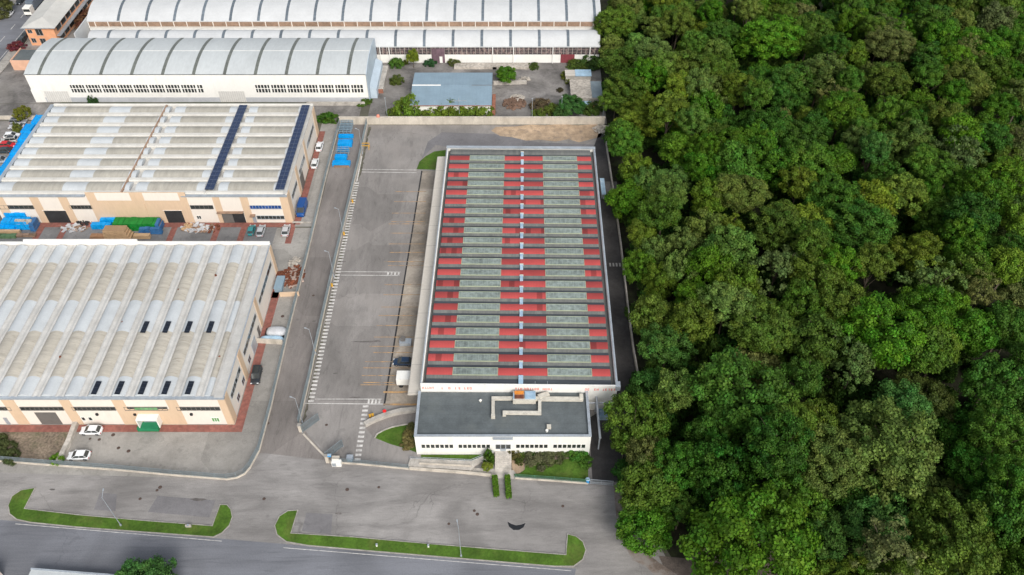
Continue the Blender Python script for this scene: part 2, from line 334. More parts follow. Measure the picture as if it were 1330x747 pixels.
def leaf_mesh(name, P, Nn, S, T, Hh, mat_=None, asp=.8, seed=0):
    rng = np.random.default_rng(seed+99); n = len(P)
    Nn = Nn/np.linalg.norm(Nn,axis=1,keepdims=True)
    r = rng.normal(size=(n,3)); U = np.cross(Nn,r); U /= np.linalg.norm(U,axis=1,keepdims=True); V = np.cross(Nn,U)
    U = U*S[:,None]; V = V*S[:,None]*asp
    fold = Nn*(S*rng.uniform(-.35,.35,n))[:,None]
    q = np.stack([P-U, P-V+fold, P+U, P+V+fold],1).reshape(-1,3)
    me = bpy.data.meshes.new(name); me.vertices.add(4*n); me.vertices.foreach_set('co', q.astype(np.float32).ravel())
    me.loops.add(4*n); me.loops.foreach_set('vertex_index', np.arange(4*n,dtype=np.int32))
    me.polygons.add(n); me.polygons.foreach_set('loop_start', np.arange(0,4*n,4,dtype=np.int32)); me.polygons.foreach_set('loop_total', np.full(n,4,dtype=np.int32))
    for nm, arr in (('tone',T),('hue',Hh)):
        a = me.attributes.new(nm, 'FLOAT', 'FACE'); a.data.foreach_set('value', arr.astype(np.float32))
    me.materials.append(mat_ or M['leaf']); me.update(); me.validate(); return me
def crown_mesh(name, seed, nclump=48, leaves=150, size=.052, low=-.45, crad=(.17,.31), shell=(.62,.92), core=350, nrnd=.55, lobes=6, lobeamt=.22):
    rng = np.random.default_rng(seed)
    ld = rng.normal(size=(lobes,3)); ld[:,2] = abs(ld[:,2])*.6; ld /= np.linalg.norm(ld,axis=1,keepdims=True)
    P=[];Nn=[];S=[];T=[];Hh=[]
    k = np.arange(nclump)+.5
    z = 1-(1-low)*k/nclump; ph = k*2.39996+rng.uniform(0,6.28)
    for i in range(nclump):
        rr = math.sqrt(max(0,1-z[i]**2)); d = np.array([rr*math.cos(ph[i]),rr*math.sin(ph[i]),z[i]])+rng.normal(size=3)*.13
        d /= np.linalg.norm(d)
        out = rng.uniform(*shell)*(1-lobeamt+lobeamt*2*max(0,(ld@d).max()-.45)/.55)
        if rng.random() < .07: continue
        c = d*out; cr = rng.uniform(*crad); tone = rng.uniform(.72,1.25); hue = .5+rng.normal()*.008
        n = int(leaves*(cr/np.mean(crad))**2*rng.uniform(.75,1.1))
        g = rng.normal(size=(n,3)); g /= np.linalg.norm(g,axis=1,keepdims=True)
        g = g+d*.55+np.array([0,0,.25]); g /= np.linalg.norm(g,axis=1,keepdims=True)
        rad = cr*rng.uniform(.55,1.12,n)*np.array([1+.25*math.sin(5*a) for a in rng.uniform(0,6,n)])
        P.append(c+g*rad[:,None]*np.array([1,1,.8])); Nn.append(g+rng.normal(size=(n,3))*nrnd); S.append(size*rng.uniform(.55,1.45,n))
        T.append(tone*rng.uniform(.75,1.3,n)); Hh.append(hue+rng.normal(size=n)*.006)
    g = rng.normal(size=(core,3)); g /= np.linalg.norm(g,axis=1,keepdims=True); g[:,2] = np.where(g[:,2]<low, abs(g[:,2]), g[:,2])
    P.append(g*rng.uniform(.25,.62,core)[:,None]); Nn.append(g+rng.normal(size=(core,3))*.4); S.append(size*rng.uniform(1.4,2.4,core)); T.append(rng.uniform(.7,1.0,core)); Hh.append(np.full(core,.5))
    return leaf_mesh(name, np.concatenate(P), np.concatenate(Nn), np.concatenate(S), np.concatenate(T), np.concatenate(Hh), seed=seed)
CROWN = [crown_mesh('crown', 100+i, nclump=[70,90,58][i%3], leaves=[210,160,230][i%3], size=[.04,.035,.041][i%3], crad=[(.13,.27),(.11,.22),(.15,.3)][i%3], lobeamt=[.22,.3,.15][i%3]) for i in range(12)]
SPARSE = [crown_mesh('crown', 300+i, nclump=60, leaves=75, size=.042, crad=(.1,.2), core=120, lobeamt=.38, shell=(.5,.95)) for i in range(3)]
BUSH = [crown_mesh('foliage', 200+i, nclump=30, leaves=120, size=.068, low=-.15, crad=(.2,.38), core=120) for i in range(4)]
def trunk_mesh(seed):
    rnd = random.Random(seed); b = MB()
    p = Vector((0,0,0)); q = Vector((rnd.uniform(-.03,.03),rnd.uniform(-.03,.03),.55))
    b.tube(p, q, .034, .022, 7); b.tube((0,0,0),(0,0,.03), .055, .034, 7)
    for k in range(6):
        a = k*1.05+rnd.random(); e = q+Vector((math.cos(a)*.22,math.sin(a)*.22,rnd.uniform(.18,.4)))
        b.tube(q-Vector((0,0,rnd.uniform(0,.12))), e, .013, .006, 5)
        b.tube(e, e+Vector((math.cos(a+.5)*.12,math.sin(a+.5)*.12,.1)), .006, .002, 4)
    b.tube(q, q+Vector((0,0,.42)), .02, .005, 6)
    o = b.build('trunk', M['trunk']); me = o.data; bpy.data.objects.remove(o); return me
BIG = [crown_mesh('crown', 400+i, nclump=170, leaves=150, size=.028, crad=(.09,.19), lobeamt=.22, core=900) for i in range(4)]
TRUNK = [trunk_mesh(i) for i in range(4)]
NT = 0
def tree(x, y, r, h, col, label, group=None, kind='broadleaf_tree', ch=None, mesh=None, cat='tree', z0=0):
    """crown of radius r whose top is at h; ch = crown half-height"""
    global NT
    ch = ch or r*.85
    t = thing(kind, label, cat, (x,y,z0), random.uniform(0,6.28), group)
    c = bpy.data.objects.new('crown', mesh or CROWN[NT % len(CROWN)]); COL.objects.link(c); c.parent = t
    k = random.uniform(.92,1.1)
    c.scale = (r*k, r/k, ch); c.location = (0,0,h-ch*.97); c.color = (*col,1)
    c.rotation_euler = (random.uniform(-.12,.12),random.uniform(-.12,.12),0)
    u = bpy.data.objects.new('trunk', TRUNK[NT%4]); COL.objects.link(u); u.parent = t; u.scale = (h*.55,h*.55,h*.92)
    NT += 1
    return t
def bush(x, y, r, h, col, label, group=None, name='bush', cat='bush', z=0, ry=None, rot=None):
    o = bpy.data.objects.new(name, BUSH[random.randrange(4)]); COL.objects.link(o)
    o.location = (x,y,z+h*.1); o.scale = (r, ry or r, h*.92); o.rotation_euler = (0,0,random.uniform(0,6.28) if rot is None else rot); o.color = (*col,1)
    return tag(o, label, cat, group)
# ================================================================= THE SETTING
struct('ground', MB().sheet([(-1500,-600),(1500,-600),(1500,2500),(-1500,2500)], 0), M['terrain'])
xy = lambda l: [tuple(G(a,b)[:2]) for a,b in l]
# road at the bottom (sloping line in plan) and the forecourt between it and the plots
rl = lambda x: 65.6-.0895*x      # far kerb line of the road
struct('forecourt', MB().sheet([(-240,rl(-240)-1),(23,rl(23)-1),(22,70),(21.5,80.5),(20.5,101),(-48,101),(-48,88),(-60,86),(-240,90)], .012), M['forecourt'])
struct('road', MB().sheet([(-240,rl(-240)),(60,rl(60)),(60,rl(60)-13),(-240,rl(-240)-13)], .018), M['road'])
struct('road_junction', MB().sheet([(8,rl(8)-13),(11,rl(11)),(14,70),(18,80),(22.5,80),(24,74),(27,66),(31,58),(33,47)], .024), M['forecourt'])
struct('dirt_path', MB().sheet([(25.5,67),(30,66.5),(37,70),(44,74),(50,71),(46,62),(41,52),(36,45),(30,47),(27.5,60)], .03), M['dirtpath'])
struct('driveway', MB().sheet([(-48.6,88),(-34.6,86.2),(-41.9,94.6),(-41.7,198),(-48.8,198)], .022), M['driveway'])
struct('parking_yard', MB().sheet([(-41.6,94.8),(-34.4,86.3),(-17.5,84.4),(-15,90),(20,96),(26,100),(26,197),(-41.4,197)], .022), M['parking'])
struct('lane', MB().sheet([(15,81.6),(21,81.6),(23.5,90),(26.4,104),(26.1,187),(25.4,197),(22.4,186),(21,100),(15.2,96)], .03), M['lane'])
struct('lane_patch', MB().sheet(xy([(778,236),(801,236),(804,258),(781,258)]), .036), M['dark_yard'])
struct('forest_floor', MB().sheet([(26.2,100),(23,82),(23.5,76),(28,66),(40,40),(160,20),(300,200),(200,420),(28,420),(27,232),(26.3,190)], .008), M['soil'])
struct('red_hall_plot', MB().sheet([(-124,84.5),(-54,82.2),(-50.5,83.2),(-48.9,87),(-48.9,153),(-130,153)], .014), M['yard'])
struct('timber_yard', MB().sheet([(-160,138),(-58,138),(-58,153.2),(-160,153.2)], .020), M['cool_yard'])
struct('middle_hall_plot', MB().sheet([(-54.2,153.4),(-48.9,153.4),(-48.9,198),(-54.2,198)], .024), M['yard'])
struct('car_park', MB().sheet([(-158,150),(-127,150),(-127,199),(-158,199)], .024), M['dark_yard'])
struct('service_road', MB().sheet([(-157,199.4),(-44,199.4),(-44,207.8),(-157,207.8)], .024), M['dark_yard'])
struct('factory_yard', MB().sheet([(-41.5,197.6),(27,197.6),(27.4,231),(-41.5,231)], .020), M['dark_yard'])
struct('avenue', MB().sheet([(-172,60),(-160.6,60),(-160.6,420),(-172,420)], .02), M['road'])
struct('pavement', MB().prism([(-160.5,60),(-157.4,60),(-157.4,420),(-160.5,420)], 0, .14), M['kerb'])
struct('far_pavement', MB().prism([(-176,60),(-172.1,60),(-172.1,420),(-176,420)], 0, .14), M['kerb'])
struct('orange_plot', MB().sheet([(-157.3,208),(-133,208),(-131,330),(-157.3,330)], .018), M['dark_yard'])
struct('gravel_plot', MB().sheet(xy([(-40,556),(97,553),(80,599),(-40,592)]), .026), M['gravel'])
struct('dock_apron', MB().sheet([G(500,527)[:2], G(548,527)[:2], G(580,222)[:2], G(548,222)[:2]], .028), M['dock_slab'])
struct('garden_bank', MB().sheet([(-.2,82.9),(14.2,81.6),(14.6,87.6),(-.3,88)], .03), M['gravel'])
struct('yard_mound', MB().sheet(xy([(638,170),(644,165),(668,164.5),(690,162),(706,163),(730,161),(752,163),(775,161),(784,170),(780,178),(768,181),(752,185),(738,181),(722,184),(700,181.5),(684,183),(664,178),(650,177)]), .03), M['sand'])
struct('forest_edge_dirt', MB().sheet(xy([(797,632),(806,632),(812,660),(822,690),(836,716),(862,735),(880,747),(850,747),(838,735),(822,728),(806,700),(800,668)]), .034), mat('reddish_dirt', (.19,.15,.125), 1, .3, .5, stain=(.25,.235,.22), sscale=.5, samt=.8, sthr=(.42,.6)))
struct('sandy_heap_ground', MB().sheet([G(664,597)[:2], G(672,593)[:2], G(680,602)[:2], G(681,611)[:2], G(671,616)[:2], G(666,610)[:2]], .034), M['sand'])
# red block paving strips around the two halls
b = MB()
for x0,x1,y0,y1 in ((-121,-52.9,92.7,94.4),(-54.6,-52.9,94.4,131),(-125,-53.8,153.2,154.9),(-54.2,-52.6,154.2,194)): b.sheet([(x0,y0),(x1,y0),(x1,y1),(x0,y1)], .032)
for q in ((225,291,240),(281,291,300),(315,291,330),(377,291,388),(82,294,97),(52,293,60),(165,291,175)):
    x = G(q[0],q[1])[0]; b.sheet([(x,147.2),(x+1.5,147.2),(x+1.5,153.2),(x,153.2)], .032)
x = G(368,340)[0]; b.sheet([(x-.6,129),(x+1,129),(x+1,135.5),(x-.6,135.5)], .032)
struct('red_paving', b, M['redpave'])
def patch(px, m, z=.0285, name='asphalt_patch'): struct(name, MB().sheet(xy(px), z), m)
DK = asphalt('darker_repair_asphalt', (.185,.178,.182), .12, .2, spots=False)
patch([(566,188),(558,196),(548,206),(556,184),(574,172),(640,174),(700,185),(772,188),(772,191),(580,191)], DK)
patch([(122,662),(150,664),(152,642),(130,640)], DK, .0142); patch([(192,665),(272,672),(280,650),(205,644)], DK, .0142); patch([(392,690),(430,694),(432,668),(398,666)], DK, .0142)
def smear(px, py, w, h, seed):
    rr = random.Random(seed); patch([(px+w*math.cos(a)*rr.uniform(.6,1.1), py+h*math.sin(a)*rr.uniform(.5,1.2)) for a in [k*math.pi/9 for k in range(18)]], M['smear'], .0295+.0003*(seed%9), 'oil_stain')
M['smear'] = mat('dark_oily_stain', (.13,.118,.112), .8, .3, 1.2)
for i,(x_,y_,w_,h_) in enumerate(((476,444,20,1.0),(489,443,7,1.6),(461,516.5,8,1.3),(436,485,4,.7),(447,340,3,.6),(510,340,3,.8),(258,649,11,2.2),(440,667,5,1.8),(68,636,5,1.3),(498,500,3,1.0))): smear(x_,y_,w_,h_,i)
# painted markings
b = MB()
def strip(p, q, w, z=.034, bb=None):
    p = G(*p); q = G(*q); d = (q-p).normalized(); n = Vector((-d.y,d.x,0))*w/2
    (bb or b).sheet([tuple((p-n)[:2]), tuple((q-n)[:2]), tuple((q+n)[:2]), tuple((p+n)[:2])], z)
A_, B_ = G(404,521), G(463.5,238)
n = int((B_-A_).length/1.0)
for i in range(n+1):
    c = A_.lerp(B_, i/n); b.obox((c.x,c.y,.03), 1.15, .48, .004)
A_, B_ = G(464.5,597), G(475,528)
for i in range(13):
    c = A_.lerp(B_, i/12); b.obox((c.x,c.y,.03), 1.15, .5, .004)
for p,q,w in (((463.5,236),(470,203),.3),((470,220),(541,221),.16),((470,223.6),(541,224.5),.16),((443,353),(521,353.5),.16),((443,357.5),(519,358),.16),((396,524),(497,525),.18),((409,518.5),(496,518.5),.16)): strip(p,q,w)
for i in range(4): p = G(479+i*4.6,521.6); b.obox((p.x,p.y,.03), .38, 1.0, .004)
for i in range(4): p = G(504+i*4.6,355.6); b.obox((p.x,p.y,.03), .38, .8, .004)
struct('white_markings', b, M['line_white'])
b = MB()
for i in range(4): p = G(792.5+i*4.2,344); b.obox((p.x,p.y,.034), .42, 1.2, .004)
struct('lane_markings', b, mat('worn_lane_paint', (.3,.29,.28), .9, .2, 2))
b = MB()
fs = [G(*p) for p in ((391,551),(406.5,486),(414.5,447),(442.5,322),(468,213),(478,165))]
for i in range(5):
    a,c = fs[i],fs[i+1]; n = 14
    l1 = [a.lerp(c,k/n)+Vector((.15,0,0)) for k in range(n+1)]; l2 = [p+Vector((random.uniform(.2,.9),0,0)) for p in l1]
    b.sheet([tuple(p[:2]) for p in l1]+[tuple(p[:2]) for p in l2[::-1]], .029)
struct('weedy_verge', b, mat('weedy_dirt', (.13,.12,.095), 1, .35, .8, stain=(.07,.085,.035), sscale=.9, samt=.7))
b = MB()
for y,x0 in ((500,468),(497,472),(488,470),(478,472),(470,474),(458,485),(450,480),(438,486),(423,489),(410,492),(399,495),(383,498),(370,499),(345,504),(340,499),(328,506),(317,505),(303,507),(291,505),(288,508),(277,509),(262,512),(249,513)):
    xe = 546-(500-y)*.0-(-(500-y))*.035 
    xr = G(xe,y)[0]; p = G(x0,y)
    for xa, xb in ((p.x, min(xr,-18.6)-.2),):
        b.sheet([(xa,p.y-.09),(xb,p.y-.09),(xb,p.y+.09),(xa,p.y+.09)], .0365)
for y in (509.5,525.5): 
    p = G(498,y); b.sheet([(p.x,p.y-.22),(-18.3,p.y-.22),(-18.3,p.y+.22),(p.x,p.y+.22)], .038)
struct('orange_markings', b, M['line_orange'])
b = MB()
for y0 in range(60,420,8):
    b.sheet([(-166.1,y0),(-165.9,y0),(-165.9,y0+3.5),(-166.1,y0+3.5)], .026)
b.sheet([(-161.4,60),(-161.25,60),(-161.25,420),(-161.4,420)], .026)
strip((20,680.5),(288,703),.1,.026); strip((368,711.5),(742,741.5),.1,.026); 
struct('road_markings', b, M['line_white'])
b = MB(); A_,B_ = G(499,527),G(548,222); b.wall(A_,B_,.35,.028,.034)
struct('dock_drain', b, M['darkvoid'])
# grass
def grassmat():
    return mat('lawn', (.062,.125,.014), 1, .3, .3, stain=(.15,.15,.045), sscale=.22, samt=.6, sthr=(.5,.75), bump=.4)
M['grass'] = grassmat()
def lawn(name, poly, z, kerb=None):
    o = MB().sheet(poly, z).build(name, M['grass'], fix=False); o['kind'] = 'stuff'
    # blades on the lawn, kept in a mesh of their own kind
    xs = [p[0] for p in poly]; ys = [p[1] for p in poly]
    def inside(x,y):
        r = False; n = len(poly)
        for i in range(n):
            a,c = poly[i], poly[i-1]
            if (a[1]>y)!=(c[1]>y) and x < (c[0]-a[0])*(y-a[1])/(c[1]-a[1])+a[0]: r = not r
        return r
    rng = np.random.default_rng(len(poly)); area = (max(xs)-min(xs))*(max(ys)-min(ys)); P = []
    for _ in range(int(min(area*16, 22000))):
        x = rng.uniform(min(xs),max(xs)); y = rng.uniform(min(ys),max(ys))
        if inside(x,y): P.append((x,y,z+.012))
    if P:
        P = np.array(P); k = len(P)
        me = leaf_mesh('grass_tufts', P, rng.normal(size=(k,3))*.5+np.array([0,0,1]), rng.uniform(.03,.085,k), rng.uniform(.6,1.35,k), .5+rng.normal(size=k)*.015)
        g = bpy.data.objects.new('grass_tufts', me); COL.objects.link(g); g['kind'] = 'stuff'; g.color = (.066,.125,.014,1)
def rounded(pts): return pts
def island(px, name):
    poly = [tuple(G(a,b)[:2]) for a,b in px]
    lawn(name, poly, .16)
    cx = sum(p[0] for p in poly)/len(poly)
    kb = MB(); n = len(poly)
    for i in range(n):
        a,c = poly[i], poly[(i+1)%n]
        d = (Vector(c)-Vector(a)).normalized()*.07
        kb.wall(Vector(a)-d, Vector(c)+d, .16, .012, .17+.0007*i)
    struct('kerb', kb, M['kerb'])
island([(46,634),(32,661),(100,669),(180,676),(276,683.5),(286,656),(295,656),(300,662),(302,672),(298,683),(288,693),(277,698),(200,692.5),(100,685),(40,679),(22,675),(13,668),(11,657),(16,645),(28,637)], 'verge_grass')
island([(387,663),(378,693),(460,698),(560,707),(660,715),(735,721),(737,694),(748,697),(757,704),(761,715),(757,727),(745,736),(720,736),(600,726),(480,716),(400,709),(372,704),(360,695),(357,683),(363,671),(374,664)], 'verge_grass_strip')
lawn('lawn', [tuple(G(a,b)[:2]) for a,b in ((487,569),(493,562),(510,555.5),(527,552.5),(541,551),(541,588),(528,583),(507,577))], .05)
lawn('garden_grass', [(.4,82.9),(14.2,81.7),(14.5,86.9),(11,86.6),(8,86.3),(5,86.8),(3.2,87.1),(2.6,85.6),(2.4,84.2),(1.5,83.4),(.4,83.3)], .06)
lawn('corner_grass', [tuple(G(a,b)[:2]) for a,b in ((541,220),(545,210),(553,203),(564,197),(579,195),(577,221))], .05)
lawn('bank_grass', [(-17.4,86.55),(-6.0,86.1),(-4.6,87.5),(-17.4,87.5)], .05)
# puddle
o = MB().sheet(xy([(659,677.5),(661,684),(667,688.5),(674,688.5),(680,685),(682.5,679.5),(677,681.5),(670,682.5),(664,680.5)]), .018).build('puddle', mat('wet_puddle', (.012,.012,.013), .06, 0, spec=.8), fix=False); o['kind'] = 'structure'
# manhole covers: small iron plates
mh = MB().tube((0,0,0),(0,0,.006), .42, n=14).build('manhole_cover', M['manhole'], off=(0,0,0))
tag(mh, 'round dark iron manhole cover set in the grey asphalt', 'manhole cover', 'manhole covers in the asphalt')
first = True
for p in ((424,552),(343,648),(451,636),(492,633),(620,668),(616,663.5),(731,657.5),(583,680.5),(208,633),(204,637),(182,648),(348,550),(367,411),(117,570),(129,571),(154,582),(147,565),(167,586),(110,591),(407,384)):
    q = G(*p); c = mh if first else mh.copy()
    if not first: COL.objects.link(c)
    first = False; c.location = (q.x,q.y,.034); c.scale = (random.uniform(.6,.95),)*2+(1,)
# ================================================================= RED ROOFED WAREHOUSE
a0 = G(545.8,499,7.8); a1 = G(802,499,7.8); a3 = G(580.5,190,7.8)
WX, WL = (a1-a0).length, 0; rz = math.atan2(((a3.x-a0.x)+(G(772.5,190,7.8).x-a1.x))*.5, a3.y-a0.y)
WL = (a3-a0).length; rz = -rz
A = thing('red_roofed_warehouse', 'long warehouse with red and dark grey striped roof and two rows of skylights', 'warehouse', (a0.x,a0.y,0), rz)
W = WX
b = MB(); b.wall((0,0.15),(W,.15),.3,0,7.8); b.wall((.15,.3),(.15,WL-.3),.3,0,7.35); b.wall((W-.15,.3),(W-.15,WL-.3),.3,0,7.35); b.wall((0,WL-.15),(W,WL-.15),.3,0,7.7)
b.build('wall', M['white'], A)
MB().box(.3,W-.3,.3,WL-.3,6.2,6.5).build('roof_slab', M['wingbeam'], A)
b = MB(); b.box(-.08,.12,.3,WL,7.352,7.6); b.build('parapet', M['galv'], A)
b = MB(); b.box(W-.2,W+.12,.3,WL,7.352,7.62); b.build('parapet', M['galv'], A)
b = MB(); b.box(-.15,W+.15,WL-.75,WL+.1,7.702,7.95); b.build('parapet', M['galv'], A)
MB().box(W-.35,W+.55,-.25,1.1,6.6,7.9).build('corner_box', M['galv'], A)
nb = 21; y0 = 1.15; pitch = (WL-1.9-y0-1.5)/nb; g = 1.6; rd = pitch-g
xa, xb = .95, W-1.15
sk = ((6.05,15.0),(24.75,W-4.75))
def gutter(ya, yb, dark=True):
    ym = yb-(g*.47)
    MB().poly_extrude_x([(ym,7.1),(yb-.1,7.4),(yb,7.42),(yb,6.5),(ym,6.5)], xa, xb).build('roof_beam', M['wingbeam'], A)
    MB().poly_extrude_x([(ya,7.34),(ya+.1,7.26),(ym-.002,7.18),(ym-.002,6.5),(ya,6.5)], xa, xb).build('valley_gutter', M['gutter_shade'], A)
M['red'] = red_sheet(pitch, y0+1.5)
M['gutter_shade'] = mat('shade_dark_gutter', (.052,.06,.07), .8, .2, .5, stretch=(.3,2,1))  # north-facing half of each gutter, its shade painted in as a darker colour
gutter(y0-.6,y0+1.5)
for i in range(nb):
    ya = y0+1.5+i*pitch; yb = ya+rd
    # red vaulted sheets, broken by the skylights
    segs = [(xa,sk[0][0]),(sk[0][1],sk[1][0]),(sk[1][1],xb)]
    for x0,x1 in segs:
        MB().poly_extrude_x(arc(ya+.003,yb-.003,7.4,.16,6,.8), x0, x1).build('red_roof_sheet', M['red'], A)
    for x0,x1 in sk:
        f = MB(); f.box(x0+.002,x1-.002,ya-.06,ya+.08,7.1,7.58); f.box(x0+.002,x1-.002,yb-.1,yb-.02,7.1,7.57); f.box(x0+.002,x0+.1,ya+.08,yb-.1,7.1,7.575); f.box(x1-.1,x1-.002,ya+.08,yb-.1,7.1,7.575)
        s = MB(); s.box(x0+.1,x1-.1,ya+.08,yb-.1,7.0,7.53)
        so = s.build('skylight', M['skylight'], A)
        f.build('skylight_frame', M['skyframe'], so)
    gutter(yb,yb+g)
    MB().box(19.15,19.85,yb-.1,yb+g+.05,7.3,7.66).build('ridge_duct', M['lightblue'], A)
    MB().box(19.08,19.92,yb+g-.2,yb+g+.08,7.3,7.72).build('duct_cap', M['duct'], A)
MB().box(19.05,19.95,.3,y0+1.4,7.1,7.7).build('ridge_duct', M['lightblue'], A)
MB().box(xa,xb,y0+1.5+nb*pitch-rd*0+.003,WL-.76,6.5,7.42).build('roof_beam', M['wingbeam'], A)
# red letters, too worn to read, along the front parapet
rnd = random.Random(3); pm = lambda px: (px-545.8)/(802-545.8)*W
for s0,s1 in ((545.5,553),(554,565),(572.5,576),(582,586.5),(590,594),(595.5,599),(602,605),(606.5,611.5),(628,629),(669,679),(681,700),(705,718),(760,768),(772,778),(783,788),(790.5,801)):
    x = max(pm(s0),.3); e = min(pm(s1),W-.3); t = MB()
    while x < e-.2:
        for (u0,u1,w0,w1) in rnd.choice([((0,.06,0,.42),(0,.24,.36,.42),(0,.24,0,.06),(0,.2,.18,.24)),((0,.06,0,.42),(.2,.26,0,.42),(.06,.2,.18,.24)),((0,.26,.36,.42),(.1,.16,0,.36)),((0,.06,0,.42),(.2,.26,0,.42),(.06,.2,.36,.42),(.06,.2,0,.06)),((.1,.16,0,.42),(.04,.1,0,.06),(.16,.24,0,.06))]):
            t.box(x+u0*1.3,x+u1*1.3+.03,-.012,0.0,6.3+w0*1.5,6.3+w1*1.5+.03)
        x += .5
    if t.v: t.build('lettering', M['red_text'], A)
for px in (695,711): MB().tube((pm(px),.15,7.8),(pm(px),.15,8.9),.03,n=6).build('mast', M['galv'], A)
# canopy on the loading side
c0 = G(526.3,508.5,4.8); cw = .0
for nm in ('x',):
    b = MB(); wl = G(544,508.5,4.8).x-c0.x
    b.poly_extrude_y([(-2.75,4.55),(-2.75,4.75),(-2.6,4.92),(-.02,5.0),(-.02,4.6)], -.2, WL-.6)
    b.build('loading_canopy', M['canopy'], A)
    for k in range(12):
        MB().wall((-2.6,.2+k*7.0),(-.02,.2+k*7.0),.25,4.0,4.55).build('canopy_bracket', M['concrete'], A)
        if k < 11: MB().box(-.06,.0,2+k*7.0,5.2+k*7.0,.05,3.6).build('dock_door', M['pale_door'], A)
# ================================================================= OFFICE BLOCK
ow0, ow1, oy0, oy1, oh = -18.2, 14.75, 87.6, a0.y-.35, 5.6
O = thing('office_building', 'low white office block with flat grey felt roof in front of the red warehouse', 'office', (ow0,oy0,0))
b = MB(); b.wall((ow0,oy0+.15),(ow1,oy0+.15),.3,0,6.0); b.wall((ow0+.15,oy0+.3),(ow0+.15,oy1),.3,0,6.0); b.wall((ow1-.15,oy0+.3),(ow1-.15,oy1),.3,0,6.0)
b.build('wall', M['white'], O)
MB().box(ow0+.3,ow1-.3,oy0+.3,oy1,5.3,5.6).build('roof', M['tarroof'], O)
b = MB(); b.box(ow0-.08,ow1+.08,oy0-.08,oy0+.4,6.002,6.14); b.box(ow0-.08,ow0+.45,oy0+.4,oy1,6.002,6.14); b.box(ow1-.45,ow1+.08,oy0+.4,oy1,6.002,6.14)
b.build('parapet_cap', M['galv'], O)
def win(parent, x0, x1, z0, z1, y, glass='glass', frame='white', name='window', n=1, depth=.06):
    fr = MB(); t_ = .07
    fr.box(x0-t_,x1+t_,y-depth,y+.01,z1,z1+t_); fr.box(x0-t_,x1+t_,y-depth-.05,y+.01,z0-t_,z0)
    fr.box(x0-t_,x0,y-depth,y+.01,z0,z1); fr.box(x1,x1+t_,y-depth,y+.01,z0,z1)
    for i in range(1,n): xx = x0+(x1-x0)*i/n; fr.box(xx-.045,xx+.045,y-depth,y+.01,z0,z1)
    g_ = MB().box(x0,x1,y-.03,y+.008,z0,z1).build(name, M[glass], parent)
    fr.build('frame', M[frame], g_); return g_
for p0,p1 in ((546.5,589),(594.8,637),(669.7,712),(718.2,761)):
    xa_, _ = KX(p0,577,oy0); xb_, _ = KX(p1,577,oy0); st = (xb_-xa_)/7
    for i in range(7): win(O, xa_+st*i+.1, xa_+st*(i+1)-.1, 2.25, 3.4, oy0)
xa_, _ = KX(643.5,577,oy0); xb_, _ = KX(663.5,577,oy0); st = (xb_-xa_)/3
for i in range(3): win(O, xa_+st*i+.08, xa_+st*(i+1)-.08, 2.0, 3.35, oy0, frame='galv', name='entrance_window')
MB().box(xa_+.9,xb_-.9,oy0-.05,oy0+.002,1.2,1.93).build('door', M['galv'], O)
MB().box(xa_-.4,xb_+.4,oy0-.5,oy0-.085,5.6,5.85).build('entrance_canopy', M['galv'], O)
# entrance steps: landing and flight
b = MB(); b.box(xa_-.1,xb_+.1,oy0-1.3,oy0-.01,0,1.2)
for k in range(8): b.box(xa_-.1,xb_+.1,oy0-1.3-.32*(k+1),oy0-1.3-.32*k,0,1.05-.14*k)
b.build('entrance_stair', M['concrete'], O)
struct('entrance_path', MB().sheet([(xa_-1.0,oy0-5.2),(xb_+1.4,oy0-5.4),(xb_+.3,oy0-3.8),(xa_-.3,oy0-3.8)], .05), M['concrete'])
# duct work and plant on the office roof
P_ = thing('air_handling_unit', 'blue and orange air handling unit with boxy white ducts on the grey felt roof', 'ventilation unit', G(681,516,6)-Vector((0,0,.4)))
p = G(681,517,6.2)
MB().box(p.x-2.2,p.x+2.2,p.y-1.1,p.y+1.1,5.75,6.9).build('casing', M['duct'], P_)
MB().box(p.x+.1,p.x+2.15,p.y-.8,p.y+.9,6.902,7.25).build('fan_housing', M['lightblue'], P_)
MB().box(p.x-1.9,p.x-.1,p.y+.3,p.y+1.0,6.902,7.2).build('motor_cover', mat('orange_casing',(.7,.25,.04),.5,.15,1), P_)
MB().box(p.x-1.9,p.x-.1,p.y-.7,p.y+.1,6.902,7.1).build('rusty_cover', M['rust'], P_)
MB().box(p.x-2.15,p.x-1.95,p.y-.8,p.y+.4,6.903,7.22).build('side_cover', M['lightblue'], P_)
for k in (-1,1): MB().box(p.x+k*1.7-.15,p.x+k*1.7+.15,p.y-1.05,p.y+1.05,5.602,5.748).build('foot', M['concrete'], P_)
def duct(pts, w=.62, z0=5.85, h=.55, name='duct'):
    b = MB(); q = [G(a,c,z0+h) for a,c in pts]
    for i in range(len(q)-1):
        a_,c_ = q[i],q[i+1]; d = (c_-a_).normalized()*w/2
        b.wall(a_-(d if i else d*0), c_+(d if i < len(q)-2 else d*0), w, z0, z0+h-.002*i)
    b.build(name, M['duct'], P_)
duct([(667,516.5),(640.5,516.5),(640.5,540)]); duct([(693,517),(756,517.5)],.8); duct([(701,519),(701,535.5),(655,535),(655,539)])
MB().obox(tuple(G(640.5,541,6))[:2]+(5.6,), .75,.6,.9).build('duct_elbow', M['duct'], P_)
MB().obox(tuple(G(755,516,6.2))[:2]+(5.6,), .7,1.2,1.0).build('duct_elbow', M['duct'], P_)
MB().obox(tuple(G(706,514,6.2))[:2]+(5.6,), 2.2,1.0,.95,rz=.4).build('duct_elbow', M['duct'], P_)
vx = G(713,553.5,6.2); v = thing('roof_vent', 'small square grey roof vent with a white cap on the office roof', 'vent', (vx.x,vx.y,5.6))
